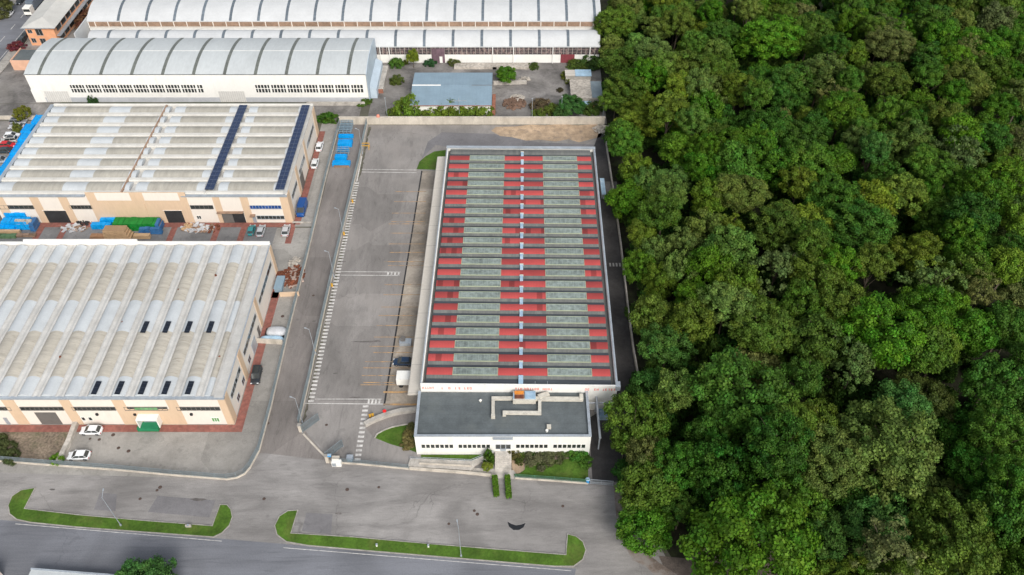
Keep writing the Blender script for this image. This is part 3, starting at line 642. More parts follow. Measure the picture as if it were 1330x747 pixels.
MB().box(vx.x-.4,vx.x+.4,vx.y-.3,vx.y+.35,5.6,6.3).build('cowl', M['duct'], v); MB().tube((vx.x-.4,vx.y-.8,5.6),(vx.x-.4,vx.y-.8,6.05),.22,.28,10).build('cap', M['white'], v)
vx = G(624,520,6.0); v = thing('roof_vent', 'tiny round roof vent standing alone near the warehouse wall', 'vent', (vx.x,vx.y,5.6))
MB().tube((vx.x,vx.y,5.6),(vx.x,vx.y,6.1),.16,n=10).build('pipe', M['duct'], v); MB().tube((vx.x,vx.y,6.05),(vx.x,vx.y,6.25),.3,.12,10).build('cap', M['white'], v)
# pipe gantry beside the office
v = thing('pipe_gantry', 'tall white pipe frame standing beside the office end wall over the dark lane', 'pipe frame', (16,92,0))
x1 = 16.6
MB().tube((x1,88.4,4.3),(x1,98.2,4.3),.24,n=10).build('pipe', M['galv'], v)
MB().tube((ow1,96.7,4.1),(19.5,96.7,4.1),.14,n=8).build('cross_pipe', M['galv'], v)
for yy in (88.8,97.6): MB().box(x1-.12,x1+.12,yy-.12,yy+.12,0,4.1).build('post', M['galv'], v)
v = thing('blue_skip', 'light blue open metal container tucked behind the office under the trees', 'skip', (17.9,96,0))
b = MB(); b.box(16.9,19.1,95.4,97.2,.15,.3)
for q in ((16.9,19.1,95.4,95.5),(16.9,19.1,97.1,97.2),(16.9,17.0,95.5,97.1),(19.0,19.1,95.5,97.1)): b.box(*q,.3,1.5)
b.build('tub', M['lightblue'], v); 
for xx in (17.2,18.7): MB().box(xx,xx+.15,95.5,97.1,0,.15).build('skid', M['black'], v)
# ================================================================= LOWER LEFT HALL (vaults front to back)
bx0, bx1, by0, by1, bh = -124., -54.8, 94.6, 137.8, 8.6
B3 = thing('vaulted_hall', 'cream and beige hall whose vaults run away from the lower road', 'factory hall', (bx0,by0,0))
b = MB(); b.wall((bx0,by0+.15),(bx1,by0+.15),.3,0,bh-.25); b.wall((bx1-.15,by0+.3),(bx1-.15,by1-.3),.3,0,bh-.02); b.wall((bx0,by1-.15),(bx1,by1-.15),.3,0,bh); b.wall((bx0+.15,by0+.3),(bx0+.15,by1-.3),.3,0,bh-.02)
b.build('wall', M['cream'], B3)
b = MB(); b.box(bx0+.3,bx1-.3,by0+.31,by1-.31,bh-.7,bh-.3); b.build('roof_slab', M['roofbeam'], B3)
MB().box(bx1-1.9,bx1+.05,by0+.05,by1-.3,bh-.018,bh+.06).build('roof_edge', M['roofbeam'], B3)
MB().box(bx1-.12,bx1+.12,by0,by1,bh+.062,bh+.16).build('edge_flashing', M['galv'], B3)
b = MB(); b.box(bx0,bx1+.1,by0-.28,by0+.35,bh-.32,bh-.02); b.build('gutter', M['galv'], B3)
b = MB(); b.box(bx0,-110.2,by1-.35,by1+.1,bh+.002,bh+.6); b.box(-110.2,-84.6,by1-.35,by1+.1,bh+.002,bh+1.35); b.box(-84.6,bx1,by1-.35,by1+.1,bh+.002,bh+.7)
b.build('back_parapet', M['white'], B3)
bands = [(by0+.4,99.4,'trans'),(99.4,111.1,'vault'),(111.1,119.7,'trans'),(119.7,131.2,'vault'),(131.2,136.9,'trans')]
cx = -61.65
while cx > bx0+1:
    for (p0,p1,mm) in bands:
        k = 0 if mm == 'trans' else .03
        MB().poly_extrude_y(arc(cx-1.34,cx+1.34,bh-.05,.6-k,10,.2), p0+.004, p1-.004).build('translucent_vault' if mm == 'trans' else 'roof_vault', M[mm], B3)
    # raised beam rims either side of the valley
    b = MB(); b.poly_extrude_y([(cx+1.36,bh-.3),(cx+1.36,bh-.0),(cx+1.7,bh+.06),(cx+2.1,bh-.08),(cx+2.33,bh-.08),(cx+2.73,bh+.06),(cx+3.07,bh-.0),(cx+3.07,bh-.3)], by0+.3, by1-.4)
    b.build('valley_beam', M['roofbeam'], B3)
    cx -= 4.45
for (p0,p1,mm) in bands:
    if mm == 'vault': MB().poly_extrude_y(arc(-58.6,-57.4,bh+.0,.35,6,.2), p0,p1).build('roof_vault', M['vault'], B3)
    else: MB().poly_extrude_y(arc(-58.6,-57.4,bh+.0,.33,6,.2), p0+.01,p1-.01).build('translucent_vault', M['trans'], B3)
pil = [KX(a,520.5,by0)[0] for a in (9,21.5,76.5,90,145,160,215,229,283,294)]
def pilaster(T, x0, x1, y, z1, z0=0, d=.1): MB().box(x0,x1,y-d,y+.01,z0,z1).build('pilaster', M['beige'], T)
pilaster(B3, pil[0]-1, pil[0]+1.3, by0, bh-.33)
pilaster(B3, pil[2], pil[3], by0, bh-.33); pilaster(B3, pil[4], pil[5], by0, bh-.33); pilaster(B3, pil[6], pil[7], by0, bh-.33); pilaster(B3, pil[8], bx1+.06, by0, bh-.33)
MB().box(pil[5]+.01,pil[6]-.01,by0-.09,by0+.01,0,5.0).build('beige_lower_wall', M['beige'], B3)
x_ = lambda px, py, Y=by0: KX(px,py,Y)[0]
for p0,p1 in ((0,15),(28,83),(95.5,150.5),(163,218),(231,286)):
    win(B3, x_(p0,532), x_(p1,532), 4.75, 5.65, by0, n=max(2,int((p1-p0)/6)), frame='grey_metal', name='window_strip', depth=.13)
MB().box(x_(176,532),x_(206,532),by0-.11,by0-.1,4.8,5.6).build('green_pane', M['glass_green'], B3)
MB().box(x_(51,545),x_(78,545),by0-.08,by0+.005,.05,3.9).build('roller_door', M['grey_metal'], B3)
MB().box(x_(9,550),x_(14,550),by0-.07,by0+.005,.05,2.2).build('door', M['galv'], B3)
for a in (110.5,119.5): win(B3, x_(a-2,547), x_(a+2,547), 1.3, 2.3, by0)
win(B3, x_(277,548), x_(286,548), .9, 2.1, by0, n=3, glass='glass_green')
d = MB(); d.box(x_(185,548),x_(212,548),by0-1.6,by0-.1,3.3,3.5); d.box(x_(185,548),x_(185,548)+.15,by0-1.6,by0-.1,1.0,3.3); d.box(x_(212,548)-.15,x_(212,548),by0-1.6,by0-.1,1.0,3.3); d.build('dock_shelter', M['white'], B3)
MB().box(x_(189,550),x_(210,550),by0-.25,by0-.11,1.0,3.2).build('dock_door', M['galv'], B3)
MB().box(x_(186,556),x_(213,556),by0-1.8,by0-.11,0,.95).build('dock_ramp', M['green_paint'], B3)
MB().box(x_(127,541),x_(130,541),by0-.35,by0,3.2,3.7).build('wall_lamp', M['black'], B3); MB().box(x_(176,541),x_(179,541),by0-.35,by0-.09,3.2,3.7).build('wall_lamp', M['black'], B3); MB().box(x_(249,541),x_(252,541),by0-.35,by0,3.2,3.7).build('wall_lamp', M['black'], B3)
# east side of the lower hall
def side_win(T, y0_, y1_, z0, z1, x, glass='glass', n=1, name='window_strip'):
    g_ = MB().box(x-.01,x+.05,y0_,y1_,z0,z1).build(name, M[glass], T)
    f = MB(); f.box(x,x+.09,y0_-.08,y1_+.08,z1,z1+.08); f.box(x,x+.09,y0_-.08,y1_+.08,z0-.08,z0)
    for i in range(n+1): yy = y0_+(y1_-y0_)*i/n; f.box(x,x+.08,yy-.05,yy+.05,z0,z1)
    f.build('frame', M['galv'], g_)
for ys in ((by0,96.4),(105.2,107.0),(120.0,121.5),(136.3,by1)): MB().box(bx1-.01,bx1+.1,ys[0]+.02,ys[1]-.02,0,bh-.3).build('pilaster', M['beige'], B3)
for ys in ((97.2,104.4),(108,119),(122.5,135)): side_win(B3, ys[0], ys[1], 4.7, 5.9, bx1, n=6)
for yy in (99,103.2,108.8): side_win(B3, yy, yy+1.5, 1.2, 2.5, bx1, n=2, name='window')
MB().box(bx1,bx1+.1,112.3,115.2,0,3.0).build('side_door', M['galv'], B3); MB().box(bx1,bx1+.09,117.4,118.6,0,2.4).build('side_door', M['grey_metal'], B3)
for k,(ax,ay) in enumerate(((-73.2,111.9),(-68.8,111.9),(-64.25,111.9),(-59.75,111.9),(-77.6,96.4),(-73.15,96.4),(-68.7,96.4),(-64.2,96.4),(-59.7,96.4))):
    ax = -61.65-4.45*round((-61.65-ax)/4.45)+.1
    s = thing('photovoltaic_array', 'dark three-module solar panel', 'solar panel', (ax,ay,bh+.8), 0, 'solar panels on the lower hall')
    s['label'] = ('dark solar panel in the '+('inner' if k < 4 else 'front')+' row on the lower hall, '+['closest to its side wall','second from its side wall','third from its side wall','fourth from its side wall','fifth from its side wall'][3-k if k < 4 else 8-k])
    MB().obox((ax,ay,bh+.72), 1.0,3.1,.05,tilt=.1).build('module', M['solar_dark'], s); 
    f = MB(); f.obox((ax,ay-1.3,bh+.45),.9,.06,.25,tilt=.1); f.obox((ax,ay+1.3,bh+.45),.9,.06,.25,tilt=.1); f.build('rail', M['galv'], s)
M['ribwhite'] = mat('cream_roof_rib', (.56,.545,.505), .8, .06, .5, stain=(.38,.36,.33), sscale=.4, samt=.4)
for a_,c_,r_ in ((159,418,.35),(232,376,.25),(280,357,.3),(78,463,.3),(285,463,.3),(75,600,.1)):
    q_ = G(a_,c_,8.9) if c_ < 520 else None
    if q_: MB().tube((q_.x,q_.y,8.55),(q_.x,q_.y,8.98),.28*r_/.3,.2,9).build('roof_vent', M['rust'], B3)
# ================================================================= MIDDLE LEFT HALL (vaults across)
mx0, mx1, my0, my1, mh_ = -126.2, -54.4, 155.0, 193.6, 8.6
B2 = thing('cross_vaulted_hall', 'cream and beige hall with two long solar strips across its ribbed white roof', 'factory hall', (mx0,my0,0))
b = MB(); b.wall((mx0,my0+.15),(mx1,my0+.15),.3,0,mh_-.25); b.wall((mx1-.15,my0+.3),(mx1-.15,my1-.3),.3,0,mh_+.1); b.wall((mx0,my1-.15),(mx1,my1-.15),.3,0,mh_+.1); b.wall((mx0+.15,my0+.3),(mx0+.15,my1-.3),.3,0,mh_+.1)
b.build('wall', M['cream'], B2)
MB().box(mx0+.3,mx1-.3,my0+.31,my1-.31,mh_-.8,mh_-.4).build('roof_slab', M['roofbeam'], B2)
b = MB(); b.box(mx0,-103.2,my0-.3,my0+.4,mh_-.3,mh_+.02); b.box(-79.9,mx1+.05,my0-.3,my0+.4,mh_-.3,mh_+.02); b.build('gutter', M['galv'], B2)
MB().box(mx0-.1,mx0+.9,my0,my1,mh_+.102,mh_+.5).build('edge_flashing', M['galv'], B2)
MB().box(mx1-.9,mx1+.02,my0+.4,my1,mh_+.103,mh_+.35).build('edge_flashing', M['roofbeam'], B2)
GXr = lambda px: G(px,200,9.1)[0]
seams = [GXr(195.5), GXr(287.5)]
segx = [(mx0+.9,GXr(62*1.0),'t'),]
cuts = [mx0+1.2, -121.3, -109.2,-103.5, -94.8,-92.9,  -91.4, -88.6, -76.6,-74.6, -71.3,-69.0, -57.9,-55.4]
kinds = ['t','b','t','b','t','s','t','b','t','s','t','b','t']
m_p = (my1-my0-.9)/8
for i in range(8):
    ya = my0+.45+i*m_p
    # pale beam (the high white rib) then vault
    MB().poly_extrude_x([(ya,mh_-.4),(ya,mh_+.35),(ya+.2,mh_+.55),(ya+1.1,mh_+.6),(ya+1.3,mh_+.4),(ya+1.3,mh_-.4)] if i else [(ya,mh_-.4),(ya,mh_+.2),(ya+.2,mh_+.35),(ya+.9,mh_+.42),(ya+1.1,mh_+.2),(ya+1.1,mh_-.4)], mx0+.91, mx1-.91).build('roof_rib', M['ribwhite'], B2)
    ys = ya+(1.3 if i else 1.1)
    for j,kd in enumerate(kinds):
        if kd == 's': continue
        MB().poly_extrude_x(arc(ys+.004, ya+m_p-.004, mh_+.1, .55 if kd == 'b' else .58, 9, .3), cuts[j]+.004, cuts[j+1]-.004).build('roof_vault' if kd == 'b' else 'translucent_vault', M['vaultx'] if kd == 'b' else M['transx'], B2)
MB().poly_extrude_x([(my1-.44,mh_-.4),(my1-.44,mh_+.45),(my1-.1,mh_+.7),(my1+.15,mh_+.7),(my1+.15,mh_-.2)], mx0+.91, mx1).build('roof_rib', M['ribwhite'], B2)
for s_ in ((-94.5,-93.2),(-74.5,-71.5)):
    MB().box(s_[0],s_[0]+.45,my0+.45,my1-.45,mh_+.2,mh_+.68).build('expansion_joint', M['oldwood'] if s_[0] < -90 else M['roofbeam'], B2)
kx = lambda px, py: KX(px,py,my0)[0]
PP = [(37,49),(74,86),(112,123),(169,184)]
mid = (kx(112,254), kx(241,254))
MB().box(mid[0],mid[1],my0-.22,my0-.002,7.1,mh_+1.05).build('raised_parapet', M['beige'], B2)
MB().box(mid[0],mid[1],my0-.1,my0-.002,0,7.1).build('beige_wall', M['beige'], B2)
MB().box(kx(124,254),kx(169,254),my0-.24,my0-.23,7.2,mh_+1.0).build('white_panel', M['cream'], B2); MB().box(kx(186,254),kx(232,254),my0-.24,my0-.23,7.2,mh_+1.0).build('white_panel', M['cream'], B2)
for p0,p1 in ((37.5,48.5),(75,86),(275,284),(311,321),(363,373)): pilaster(B2, kx(p0,256), min(kx(p1,256),mx1+.08), my0, mh_-.32)
pilaster(B2, kx(170,256), kx(184,256), my0-.1, 7.1); pilaster(B2, kx(-9,256), kx(3,256), my0, mh_-.32)
for p0,p1,gl,n in ((-20,42.5,'glass',10),(90,119,'glass',6),(247,276,'glass',5),(323.5,364.5,'glass_blue',10)): win(B2, kx(p0,267), kx(p1,267), 4.5, 5.5, my0, glass=gl, n=n, frame='grey_metal' if gl == 'glass' else 'galv', name='window_strip', depth=.12)
win(B2, kx(334,282), kx(369,282), 1.2, 2.2, my0, n=7, frame='galv', name='window_strip', depth=.12)
MB().box(kx(329,286),kx(333.5,286),my0-.14,my0+.005,.05,2.3).build('door', M['galv'], B2); MB().box(kx(325.5,279),kx(332,279),my0-1.1,my0-.01,2.6,2.75).build('door_canopy', M['oldwood'], B2)
for p0,p1 in ((59.5,89),(215,238.5)):
    o_ = MB().box(kx(p0,281)+.2,kx(p1,281),my0-.13,my0+.008,.05,4.0).build('gate_opening', M['darkvoid'], B2)
    MB().box(kx(p0,281)-.02,kx(p1,281)+.2,my0-.25,my0-.131,4.0,4.12).build('lintel', M['cream'], o_)
o_ = MB().box(kx(289,282),kx(318,282),my0-.1,my0+.008,.05,3.5).build('gate_opening', M['darkvoid'], B2)
MB().box(kx(289,282)+.1,kx(303,282),my0-.16,my0-.101,.05,2.9).build('gate_leaf', M['grey_metal'], o_); MB().box(kx(289,282)-.8,kx(317,282)+.3,my0-.9,my0-.02,3.55,3.68).build('gate_canopy', M['oldwood'], o_)
win(B2, kx(256,282), kx(261,282), 1.2, 2.2, my0, n=2)
for ys in ((my0,157.4),(165.5,167.2),(176.6,178.2),(191,my1)): MB().box(mx1-.01,mx1+.1,ys[0]+.02,ys[1]-.02,0,mh_-.1).build('pilaster', M['beige'], B2)
for ys in ((158.5,164.6),(168.4,175.6),(179.6,189.5)): side_win(B2, ys[0], ys[1], 4.4, 5.7, mx1, n=5)
MB().box(mx1,mx1+.12,167.8,171,0,4.0).build('side_gate', M['grey_metal'], B2)
for cxs, lab in ((-73.1,'inner blue solar strip crossing the middle of the ribbed white hall roof'),(-56.1,'outer blue solar strip along the side edge of the ribbed white hall roof')):
    T = thing('photovoltaic_strip', lab, 'solar panels', (cxs,my0+1.5,mh_+.9), 0, 'solar strips on the middle hall')
    yy = my0+1.0
    while yy < my1-2.4:
        MB().obox((cxs-.55,yy+.8,mh_+1.02),1.05,1.56,.05).build('module', M['solar'], T); MB().obox((cxs+.55,yy+.8,mh_+1.02),1.05,1.56,.05).build('module', M['solar'], T)
        yy += 1.66
    for q in (-.95,0,.95): MB().box(cxs+q-.04,cxs+q+.04,my0+1.0,my1-1.5,mh_+.7,mh_+1.0).build('rail', M['galv'], T)
# ================================================================= WHITE BARREL HALL
hx0, hx1, hy0, hy1 = -139.8, -42.0, 208.8, 229.6
HB = thing('barrel_roofed_hall', 'long white hall with faceted pale barrel roof and dark skylight strips', 'factory hall', (hx0,hy0,0))
eave = 9.2
b = MB(); b.box(hx0,hx1,hy0,hy0+.3,1.6,eave); b.box(hx0,hx0+.3,hy0+.3,hy1-.3,0,eave); b.box(hx0,hx1,hy1-.3,hy1,0,eave); b.build('wall', M['white'], HB)
MB().box(hx0-.02,hx1+.02,hy0-.03,hy0+.3,0,1.598).build('plinth', mat('blue_grey_plinth',(.45,.465,.49),.8,.08,.5), HB)
def hz(y): # roof line
    t = (y-hy0)/(hy1-hy0); return eave+1.6*4*t*(1-t)
N_ = 16; prof = [(hy0+(hy1-hy0)*i/N_, hz(hy0+(hy1-hy0)*i/N_)) for i in range(N_+1)]
MB().poly_extrude_x(prof+[(hy1,eave-.2),(hy0,eave-.2)], hx0-.15, hx1+.1).build('roof', M['hall_white'], HB)
for i in range(11):
    xc = -135.6+i*8.865
    pr = [(p[0],p[1]+.06) for p in prof]+[(p[0],p[1]+.002) for p in prof[::-1]]
    MB().poly_extrude_x(pr, xc-.45, xc+.45).build('skylight_strip', M['striplight'], HB)
MB().box(hx0-.15,hx1+.1,(hy0+hy1)/2-.07,(hy0+hy1)/2+.07,eave+1.58,eave+1.65).build('ridge_cap', M['white'], HB)
b = MB(); b.poly_extrude_x(prof+[(hy1,0),(hy0,0)], hx1+.102, hx1+.25); b.build('gable', mat('pale_blue_gable_sheet',(.45,.53,.6),.5,.08,.4,grid=((.35,.42,.48),0,1.2,None,.06,.4)), HB)
kh = lambda px: KX(px,115,hy0)[0]
for p0,p1 in ((91,264),(331,472)):
    n = int((p1-p0)/4.1)
    for z0,z1 in ((3.3,4.5),(4.75,5.8)):
        g_ = MB().box(kh(p0),kh(p1),hy0-.06,hy0+.01,z0,z1).build('window_band', M['glass'], HB)
        f = MB(); xs = []
        for i in range(n+1):
            xx = kh(p0)+(kh(p1)-kh(p0))*i/n; w_ = .12 if i % 5 else .3
            xs += [xx-w_, xx+w_]
        zs = [z0-.06, z0, z1, z1+.06]; nx = len(xs)
        f.add([(a,hy0-.065,c) for c in zs for a in xs], [(r*nx+i,r*nx+i+1,(r+1)*nx+i+1,(r+1)*nx+i) for r in range(3) for i in range(nx-1) if r != 1 or i % 2 == 0])
        fo = f.build('frame', M['white'], g_); sd = fo.modifiers.new('thick','SOLIDIFY'); sd.thickness = .05
for p0,p1 in ((55,86),(282,316)):
    MB().box(kh(p0),kh(p1),hy0-.08,hy0-.031,.05,3.7).build('sliding_door', M['pale_door'], HB)
MB().box(kh(39),kh(53),hy0-.12,hy0-.031,0.05,4.2).build('side_door', M['white'], HB)
# glazed lean-to along the gable
v = MB(); v.add([(hx1+.3,hy0+2,0),(hx1+2.2,hy0+2,0),(hx1+2.2,hy1-3,0),(hx1+.3,hy1-3,0),(hx1+.3,hy0+2,4.2),(hx1+2.2,hy0+2,3.0),(hx1+2.2,hy1-3,3.0),(hx1+.3,hy1-3,4.2)],[(0,3,2,1),(4,5,6,7),(0,1,5,4),(1,2,6,5),(2,3,7,6),(3,0,4,7)])
v.build('lean_to', MATS['pale_blue_gable_sheet'], HB)
# ================================================================= LONG FACTORIES AT THE BACK
def factory(name, label, y0, y1, ev, rise, x0, x1, off, strips, base=0.0, rows=None):
    T = thing(name, label, 'factory', (x0,y0,0))
    pr = [(y0+(y1-y0)*i/12, ev+rise*4*(i/12)*(1-i/12)) for i in range(13)]
    MB().poly_extrude_x(pr+[(y1,ev-.3),(y0,ev-.3)], x0, x1).build('roof', M['fac_white'], T)
    b = MB(); b.box(x0+.1,x1-.1,y0+.05,y0+.35,0 if not rows else 0,ev-.3 if not rows else 2.75); b.box(x0+.1,x0+.4,y0+.36,y1-.3,0,ev-.3); b.box(x1-.4,x1-.1,y0+.36,y1-.3,0,ev-.3); b.box(x0+.1,x1-.1,y1-.3,y1,0,ev-.3)
    b.build('wall', M['white'], T)
    xc = off; k = 0
    while xc < x1-1:
        prs = [(p[0],p[1]+.06) for p in pr]+[(p[0],p[1]+.002) for p in pr[::-1]]
        if xc > x0+1: MB().poly_extrude_x(prs, xc-.42, xc+.42).build('skylight_strip', M['striplight2'], T)
        xc += strips
    return T
F1 = factory('long_factory', 'nearer long white factory with barrel roof and a dark window band above white wall', 230.9, 240.2, 5.6, 2.5, -131, 27.2, -133.64, 8.88, rows=True)
g_ = MB().box(-42,27,231.12,231.25,2.76,5.29).build('window_band', mat('broken_glazing',(.07,.06,.065),.5,.3,.5,stain=(.3,.22,.2),sscale=.8,samt=.8,sthr=(.5,.6),stretch=(1.5,1,1)), F1)
f = MB(); x = -41.5
while x < 27: MB().box(x-.06,x+.06,230.96,231.11,2.76,5.29).build('mullion', M['concrete'], g_); x += 1.37
x = -41.5
for zz in (3.55,4.4): f.box(-42,27,231.0,231.1,zz,zz+.06)
f.build('frame', mat('dusty_frame',(.3,.22,.21),.8,.2,1), g_)
for px in (494,506,640,667,718,766): x = KX(px,70,230.9)[0]; MB().box(x-.12,x+.12,230.6,230.92,0,5.4).build('downpipe', M['white'], F1)
xa_ = KX(728,78,230.9)[0]; xb_ = KX(746,78,230.9)[0]
MB().box(xa_,xb_,230.85,230.95,.05,2.9).build('steel_door', M['redmaroon'], F1)
xa_ = KX(561,78,230.9)[0]; xb_ = KX(578,78,230.9)[0]
MB().box(xa_,xb_,230.86,230.96,.05,4.9).build('steel_door', mat('purple_grey_door',(.14,.09,.11),.7,.2,.8), F1); x = KX(573,78,230.9)[0]; MB().box(x-.45,x+.45,230.8,230.855,.05,2.2).build('wicket_door', M['white'], F1)
F2 = factory('long_factory', 'farther and taller long white factory roof with dark strips, behind the nearer one', 240.6, 258.5, 9.0, 2.6, -133.5, 28, -123.6, 8.8)
g_ = MB().box(-133,27.6,240.45,240.64,7.2,8.68).build('window_band', M['oldwood'], F2)
x = -131.
while x < 27: MB().box(x-.12,x+.12,240.3,240.449,7.0,8.9).build('pier', M['cream'], F2); x += 4.12
MB().prism([(-133.9,231.5),(-133.6,231.5),(-133.6,257),(-133.9,257)],0,9.6).build('end_wall', M['fac_white'], F2)
MB().box(-133.4,28,240.25,240.44,6.9,7.05).build('sill', M['cream'], F2)
# ================================================================= SHED WITH BLUE-GREY ROOF
s0 = G(532,136.5,3.6); s1 = G(638.5,136.5,3.6); s3 = G(538,94,3.6)
SH = thing('blue_roofed_shed', 'low white shed with blue-grey sheet roof behind the boundary wall', 'shed', (s0.x,s0.y,0))
b = MB(); b.box(s0.x+.5,s1.x-.4,s0.y+.6,s3.y-.5,0,3.35); b.build('wall', M['white'], SH)
ym = (s0.y+s3.y)/2+.5
MB().poly_extrude_x([(s0.y,3.5),(ym,4.3),(s3.y,3.5),(s3.y,3.4),(ym,4.2),(s0.y,3.4)], s0.x, s1.x).build('roof', M['steelblue'], SH)
MB().box(s0.x,s0.x+8.4,ym-.2,ym+.2,4.25,4.42).build('ridge_cap', M['white'], SH); MB().box(s1.x-6,s1.x,ym-.08,ym+.08,4.25,4.36).build('ridge_gap', M['grey_metal'], SH)
MB().box(s0.x,s1.x,s0.y-.1,s0.y+.02,3.3,3.48).build('gutter', M['redwood'], SH)
MB().box(s1.x+.05,s1.x+1.0,s0.y+.2,s0.y+9.5,0,1.2).build('brick_edge', M['redwood'], SH)
# small sheds by the wood
p = G(765,95,2.6)
T = thing('small_shed', 'tiny shed half cream roof half pale blue sheet beside the wood', 'shed', (p.x,p.y,0))
x0 = G(734,95,2.5)[0]; x1 = G(747,95,2.5)[0]; x2 = G(768,95,2.5)[0]; y0_ = G(740,98,2.5)[1]; y1_ = G(740,90.5,2.5)[1]
MB().box(x0+.2,x2-.2,y0_+.2,y1_-.2,0,2.3).build('wall', M['concrete'], T); MB().box(x0,x1,y0_,y1_,2.3,2.45).build('cream_roof', M['canopy'], T); MB().box(x1+.02,x2,y0_-.2,y1_+.1,2.3,2.5).build('blue_roof', M['paleblue'], T)
p = G(760,118,2.6); x0 = G(741,118,2.5)[0]; x1 = G(767,118,2.5)[0]; x2 = G(782,118,2.5)[0]; y0_ = G(740,127,2.5)[1]; y1_ = G(740,105,2.5)[1]
T = thing('lean_to_shed', 'ramshackle lean-to with patched pale sheets and grey roof against the wood', 'shed', (p.x,p.y,0))
MB().box(x0+.2,x2-.2,y0_+.2,y1_-.2,0,2.2).build('wall', M['concrete'], T)
rnd = random.Random(5); b = MB(); yy = y0_
k = 0
while yy < y1_:
    xx = x0
    while xx < x1: b.obox((xx+.6,yy+.6,2.22+.02*(k%5)),1.15,1.15,.03,rz=rnd.uniform(-.15,.15)); xx += 1.0; k += 1
    yy += 1.0
b.build('patched_sheets', M['rubble'], T)
MB().box(x1+.3,x2,y0_+.4,y1_,2.205,2.35).build('grey_roof', mat('grey_blue_felt',(.22,.27,.3),.8,.12,.6), T)
p = G(765,133,2.2); T = thing('blue_tarp_shelter', 'small shelter with blue sheet and orange edge beside the wood', 'shelter', (p.x,p.y,0))
MB().box(p.x-1.5,p.x+1.3,p.y-.8,p.y+.8,0,1.9).build('wall', M['oldwood'], T); MB().box(p.x-1.7,p.x+.7,p.y-.9,p.y+1,1.9,2.0).build('blue_sheet', M['paleblue'], T); MB().box(p.x-1.0,p.x+1.6,p.y-1.6,p.y-.92,1.7,1.9).build('orange_board', M['redwood'], T)
# ================================================================= ORANGE BUILDING AND ANNEX
OB = thing('orange_building', 'two storey orange block with pale hipped roof beside the avenue', 'building', (-154.6,241.5,0))
MB().box(-154.6,-145.6,241.6,300,0,6.4).build('wall', M['orange_wall'], OB)
b = MB(); e = .7; X0,X1,Y0,Y1 = -155.4,-144.6,240.8,300.8; xm = (X0+X1)/2
b.add([(X0,Y0,6.4),(X1,Y0,6.4),(X1,Y1,6.4),(X0,Y1,6.4),(xm,Y0+5,7.7),(xm,Y1-5,7.7)],[(0,1,4),(1,2,5,4),(2,3,5),(3,0,4,5),(0,3,2,1)]); b.build('roof', mat('pale_stone_roof',(.5,.49,.46),.8,.06,.4), OB)
MB().box(X0-.1,X1+.1,Y0-.1,Y0+.05,6.3,6.5).build('gutter', M['galv'], OB)
for x0,x1,z0,z1 in ((-154.0,-152.7,4.4,5.4),(-154.0,-152.7,1.1,2.5),(-151.5,-149.5,3.6,5.7),(-151.3,-149.6,.2,2.4)): win(OB,x0,x1,z0,z1,241.6,frame='galv',n=2)
for k in range(14):
    for z0 in (.8,4.0):
        g_ = MB().box(-145.62,-145.5,243.5+k*4,246.4+k*4,z0,z0+1.7).build('window', M['glass'], OB)
        MB().box(-145.6,-145.45,246.41+k*4,246.8+k*4,z0,z0+1.7).build('shutter', M['galv'], g_)
b = MB(); b.box(-145.59,-144.3,242,299,3.1,3.3); b.build('balcony', M['galv'], OB)
p = G(20,80,3)
T = thing('orange_annex', 'single storey annex with dark flat roof and peach parapet by the avenue', 'annex', (-153,222,0))
ax0, ax1, ay0, ay1 = G(13,80,3)[0], hx0-.6, G(13,80,3)[1], G(13,72,3)[1]+4
MB().box(ax0,ax1,ay0,ay1,0,2.9).build('wall', mat('peach_render',(.66,.4,.28),.85,.08,.5), T); MB().box(ax0+.3,ax1-.3,ay0+.3,ay1-.3,2.9,3.0).build('roof', M['tarroof'], T)
b = MB(); b.box(ax0,ax0+.29,ay0,ay1,2.901,3.3); b.box(ax0+.29,ax1,ay0,ay0+.29,2.901,3.3); b.build('parapet', MATS['peach_render'], T)
# ================================================================= LITTLE ROOF AT THE BOTTOM EDGE
r0 = G(41,739,2.0); r1 = G(150,747.5,2.0)
T = thing('roadside_shed', 'pale blue-grey roof edge of a shed across the lower road', 'shed', (r0.x,r0.y-6,0))
d = (r1-r0).normalized(); n_ = Vector((d.y,-d.x,0)); q = [r0, r0+d*22, r0+d*22+n_*9, r0+n_*9]
MB().prism([tuple(a[:2]) for a in q], 1.8, 2.0).build('roof', M['hall_white'], T)
c = sum(q, Vector())/4; MB().prism([tuple((c+(a-c)*.95)[:2]) for a in q], 0, 1.8).build('wall', M['cream'], T)
MB().wall(r0-d*.1, r0+d*22.1, .3, 2.001, 2.12).build('gutter', M['galv'], T)
struct('shed_plot', MB().sheet([(-110,rl(-110)-12.6),(-62,rl(-62)-12.6),(-62,rl(-62)-40),(-110,rl(-110)-40)], .03), M['gravel'])
r0 = G(-6,737,3); T = thing('roadside_shed', 'sliver of white roof at the very corner beyond the lower road', 'shed', (r0.x,r0.y-3,0))
q = [r0+Vector((-9,.8,0)), r0+Vector((.6,0,0)), r0+Vector((.2,-5,0)), r0+Vector((-9.4,-4.2,0))]
MB().prism([tuple(a[:2]) for a in q], 2.8, 3.0).build('roof', M['white'], T); c = sum(q, Vector())/4; MB().prism([tuple((c+(a-c)*.93)[:2]) for a in q], 0, 2.8).build('wall', M['cream'], T)
